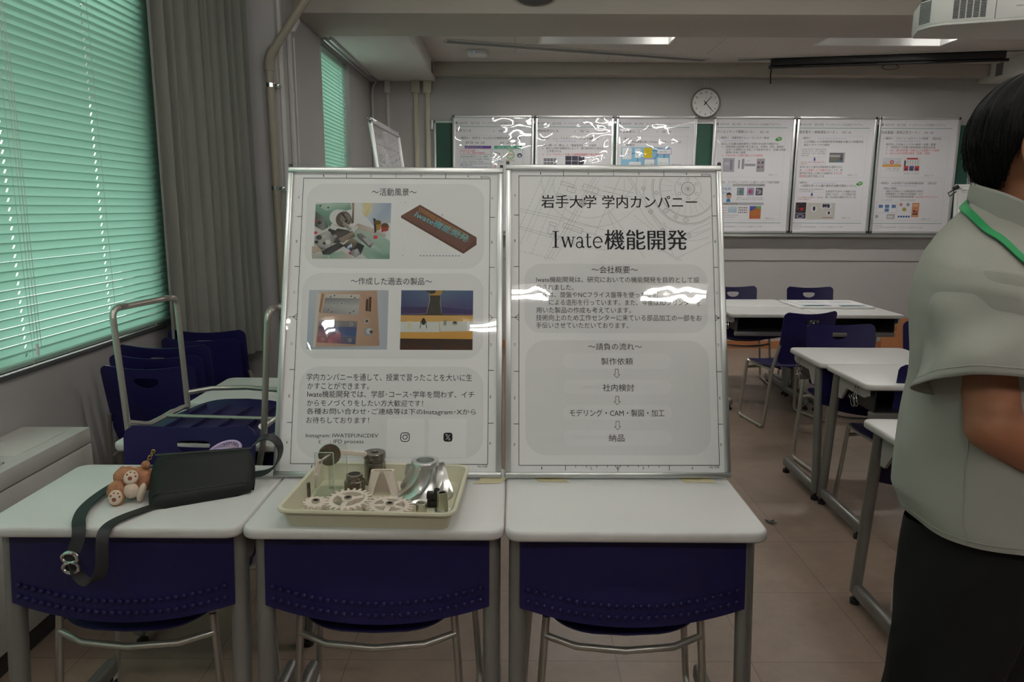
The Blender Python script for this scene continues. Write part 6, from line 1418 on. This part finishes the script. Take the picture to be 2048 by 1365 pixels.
    def lerp_ring(z):
        for a, c in zip(rings, rings[1:]):
            if z <= c[0]: q = (z-a[0])/(c[0]-a[0]); q = q; return [a[i]+(c[i]-a[i])*q for i in range(4)]
        return list(rings[-1])
    def shirt(u, v):
        a = 2*PI*u; z0 = .935+(1.495-.935)*v; zz = z0
        _, cx, rx, ry = lerp_ring(z0); c, s = math.cos(a), math.sin(a); e = .82
        x = cx+rx*abs(c)**e*(1 if c > 0 else -1); y = ry*abs(s)**e*(1 if s > 0 else -1)
        k = max(0, 1-v*1.15)
        fold = (.006*math.sin(4*a+3*v+1)+.004*math.sin(7*a-7*v)+.005*math.sin(3*a+11*v))*(.35+.6*k)*.9+.009*noise.noise(Vector((x*9, y*9, z0*5)))
        r = Vector((c, s, 0)); zz -= .012*k*k*c; zz -= .036*c*max(0, min(1, (z0-1.33)/.13))   # hem and neckline both dip at the front
        return Vector((x, y, zz))+r*fold
    s_.grid(shirt, 120, 70, cloth, 0, wrap=True)
    for s in (-1, 1):
        A = Vector((-.014, s*.160, 1.390)); B = Vector((.008, s*.236, 1.222))
        def sl(u, v, s=s):
            a = 2*PI*u; C = A.lerp(B, v); d = (B-A).normalized(); e1 = Vector((1, 0, 0)); e2 = d.cross(e1)
            rx = .080+.012*v; ry = .060+.014*v
            f = .006*math.sin(3*a+6*v+s)+.005*math.sin(2*a-9*v)+.010*noise.noise(Vector((math.cos(a)*1.6, math.sin(a)*1.6, v*2.2)))
            tilt = .022*v*math.cos(a)
            return C+e1*(rx+f)*math.cos(a)+e2*(ry+f)*math.sin(a)+Vector((0, 0, .0))-d*tilt
        s_.grid(sl, 60, 26, cloth, .0025, wrap=True)
        s_.tube([sl(k/60, .925)*1+Vector((0, 0, 0)) for k in range(60)], .0012, cloth, 5, closed=True)
    s_.tube([shirt(.76-.01*k/30, .0+.60*k/30)*1.002 for k in range(31)], .0013, cloth, 5)
    for hz in (.02,): s_.tube([shirt(k/90, hz)+Vector((shirt(k/90, hz).x, shirt(k/90, hz).y, 0)).normalized()*.0004 for k in range(90)], .0010, cloth, 5, closed=True)
    s_.build('shirt', body, sharp=180)
    cl = MB()
    def collar(u, v):
        a = 2*PI*u; c, s = math.cos(a), math.sin(a); front = (1+c)/2
        z = 1.510-.070*front+.060*v-.008*front*v; r = .080-.006*v+.004*math.sin(2*a)+(.010*front*v)
        return Vector((-.014+r*1.02*c+.012*front, r*.98*s, z+.004*math.sin(3*a)*v))
    cl.grid(collar, 72, 10, cloth, .005, wrap=True); cl.build('collar', body, sharp=180)
    zp = MB(); zp.tube([(.090, -.004, 1.482), (.100, -.005, 1.445), (.122, -.006, 1.40), (.142, -.006, 1.34)], .0035, M['black_plastic'], 8); zp.build('zipper', body)
    # trousers and shoes
    tr = mat('black_trousers', (.0075, .0075, .0078), .8, spec=.2, bump=(500, .1)); q = MB()
    q.grid(lambda u, v: Vector(((.122-.006*abs(v-.45)+.003*math.sin(7*u*6.28))*math.cos(2*PI*u)-.006, (.172-.012*abs(v-.5))*math.sin(2*PI*u), .74+.26*v)), 60, 12, tr, 0, wrap=True)
    for s in (-1, 1):
        def leg(u, v, s=s):
            a = 2*PI*u; z = .93-.86*v; k = v
            rx = .108+.016*math.sin(min(1, k*3)*PI/2)-.028*min(1, k*2)-.012*max(0, k-.5); ry = .088+.010*math.sin(min(1, k*3)*PI/2)-.016*min(1, k*2)-.012*max(0, k-.5); cx = -.004+.010*math.sin(k*PI)-.022*k + (-.045 if s < 0 else .02)*k; w = .006*math.sin(4*a+14*v)+.008*math.sin(2*a-22*v)*k
            return Vector((cx+(rx+w)*math.cos(a), s*.098+(ry+w)*math.sin(a), z))
        q.grid(leg, 40, 40, tr, 0, wrap=True)
    q.build('trousers', body, sharp=180)
    sk = mat('black_shoe', (.015, .015, .015), .5)
    for s in (-1, 1):
        f = MB(); dx = -.045 if s < 0 else .02; f.ell((.045+dx-.02, s*.105, .048), (.145, .050, .048), sk, fn=lambda qq, p: Vector((qq.x, qq.y, max(qq.z, -.038)))); f.ell((-.03+dx-.02, s*.10, .075), (.055, .046, .05), sk); f.build('shoe', body, sharp=180)
    # lanyard
    ln = mat('green_lanyard', (.010, .245, .075), .6); L = MB()
    def sm2(P_, n):
        for _ in range(n):
            Q = [P_[0]]
            for a, c in zip(P_, P_[1:]): Q += [a*.75+c*.25, a*.25+c*.75]
            P_ = Q+[P_[-1]]
        return P_
    def on(uv, lift=.006):
        u, v = uv; p = shirt(u % 1, v); c = shirt(u % 1, v)*1; du = shirt((u+.01) % 1, v)-shirt((u-.01) % 1, v); dv = shirt(u % 1, min(1, v+.01))-shirt(u % 1, v-.01); n = du.cross(dv).normalized()
        return p+n*lift, n, du.normalized()
    def strip(path, it=3):
        P_ = sm2([Vector((a, b_, 0)) for a, b_ in path], it); Q = [on((q.x, q.y)) for q in P_]; pts = [q[0] for q in Q]
        wd = [q[1].cross((pts[min(i+1, len(pts)-1)]-pts[max(0, i-1)])) for i, q in enumerate(Q)]; L.ribbon(pts, .0155, .0016, ln, wd); return pts
    front = strip([(.45, .985), (.55, .985), (.66, .975), (.75, .950), (.82, .905), (.88, .84), (.925, .75), (.965, .62), (.99, .5), (1.0, .36)])
    strip([(.45, .985), (.34, .975), (.25, .950), (.18, .905), (.12, .84), (.075, .75), (.035, .62), (.01, .5), (1e-4, .36)])
    lo = L.build('lanyard', body)
    for f in (.60, .80):
        i = int(f*(len(front)-1)); c = front[i]; d = (front[i+1]-front[i-1]).normalized(); n = (c-Vector((0, 0, c.z))).normalized(); s2 = d.cross(n).normalized(); n = s2.cross(d)
        rot = Matrix((( d.x, s2.x, n.x), (d.y, s2.y, n.y), (d.z, s2.z, n.z))).to_euler(); MB().box(c, (.026, .020, .007), M['black_plastic'], .002, rot=tuple(rot)).build('lanyard_buckle', lo)
person()
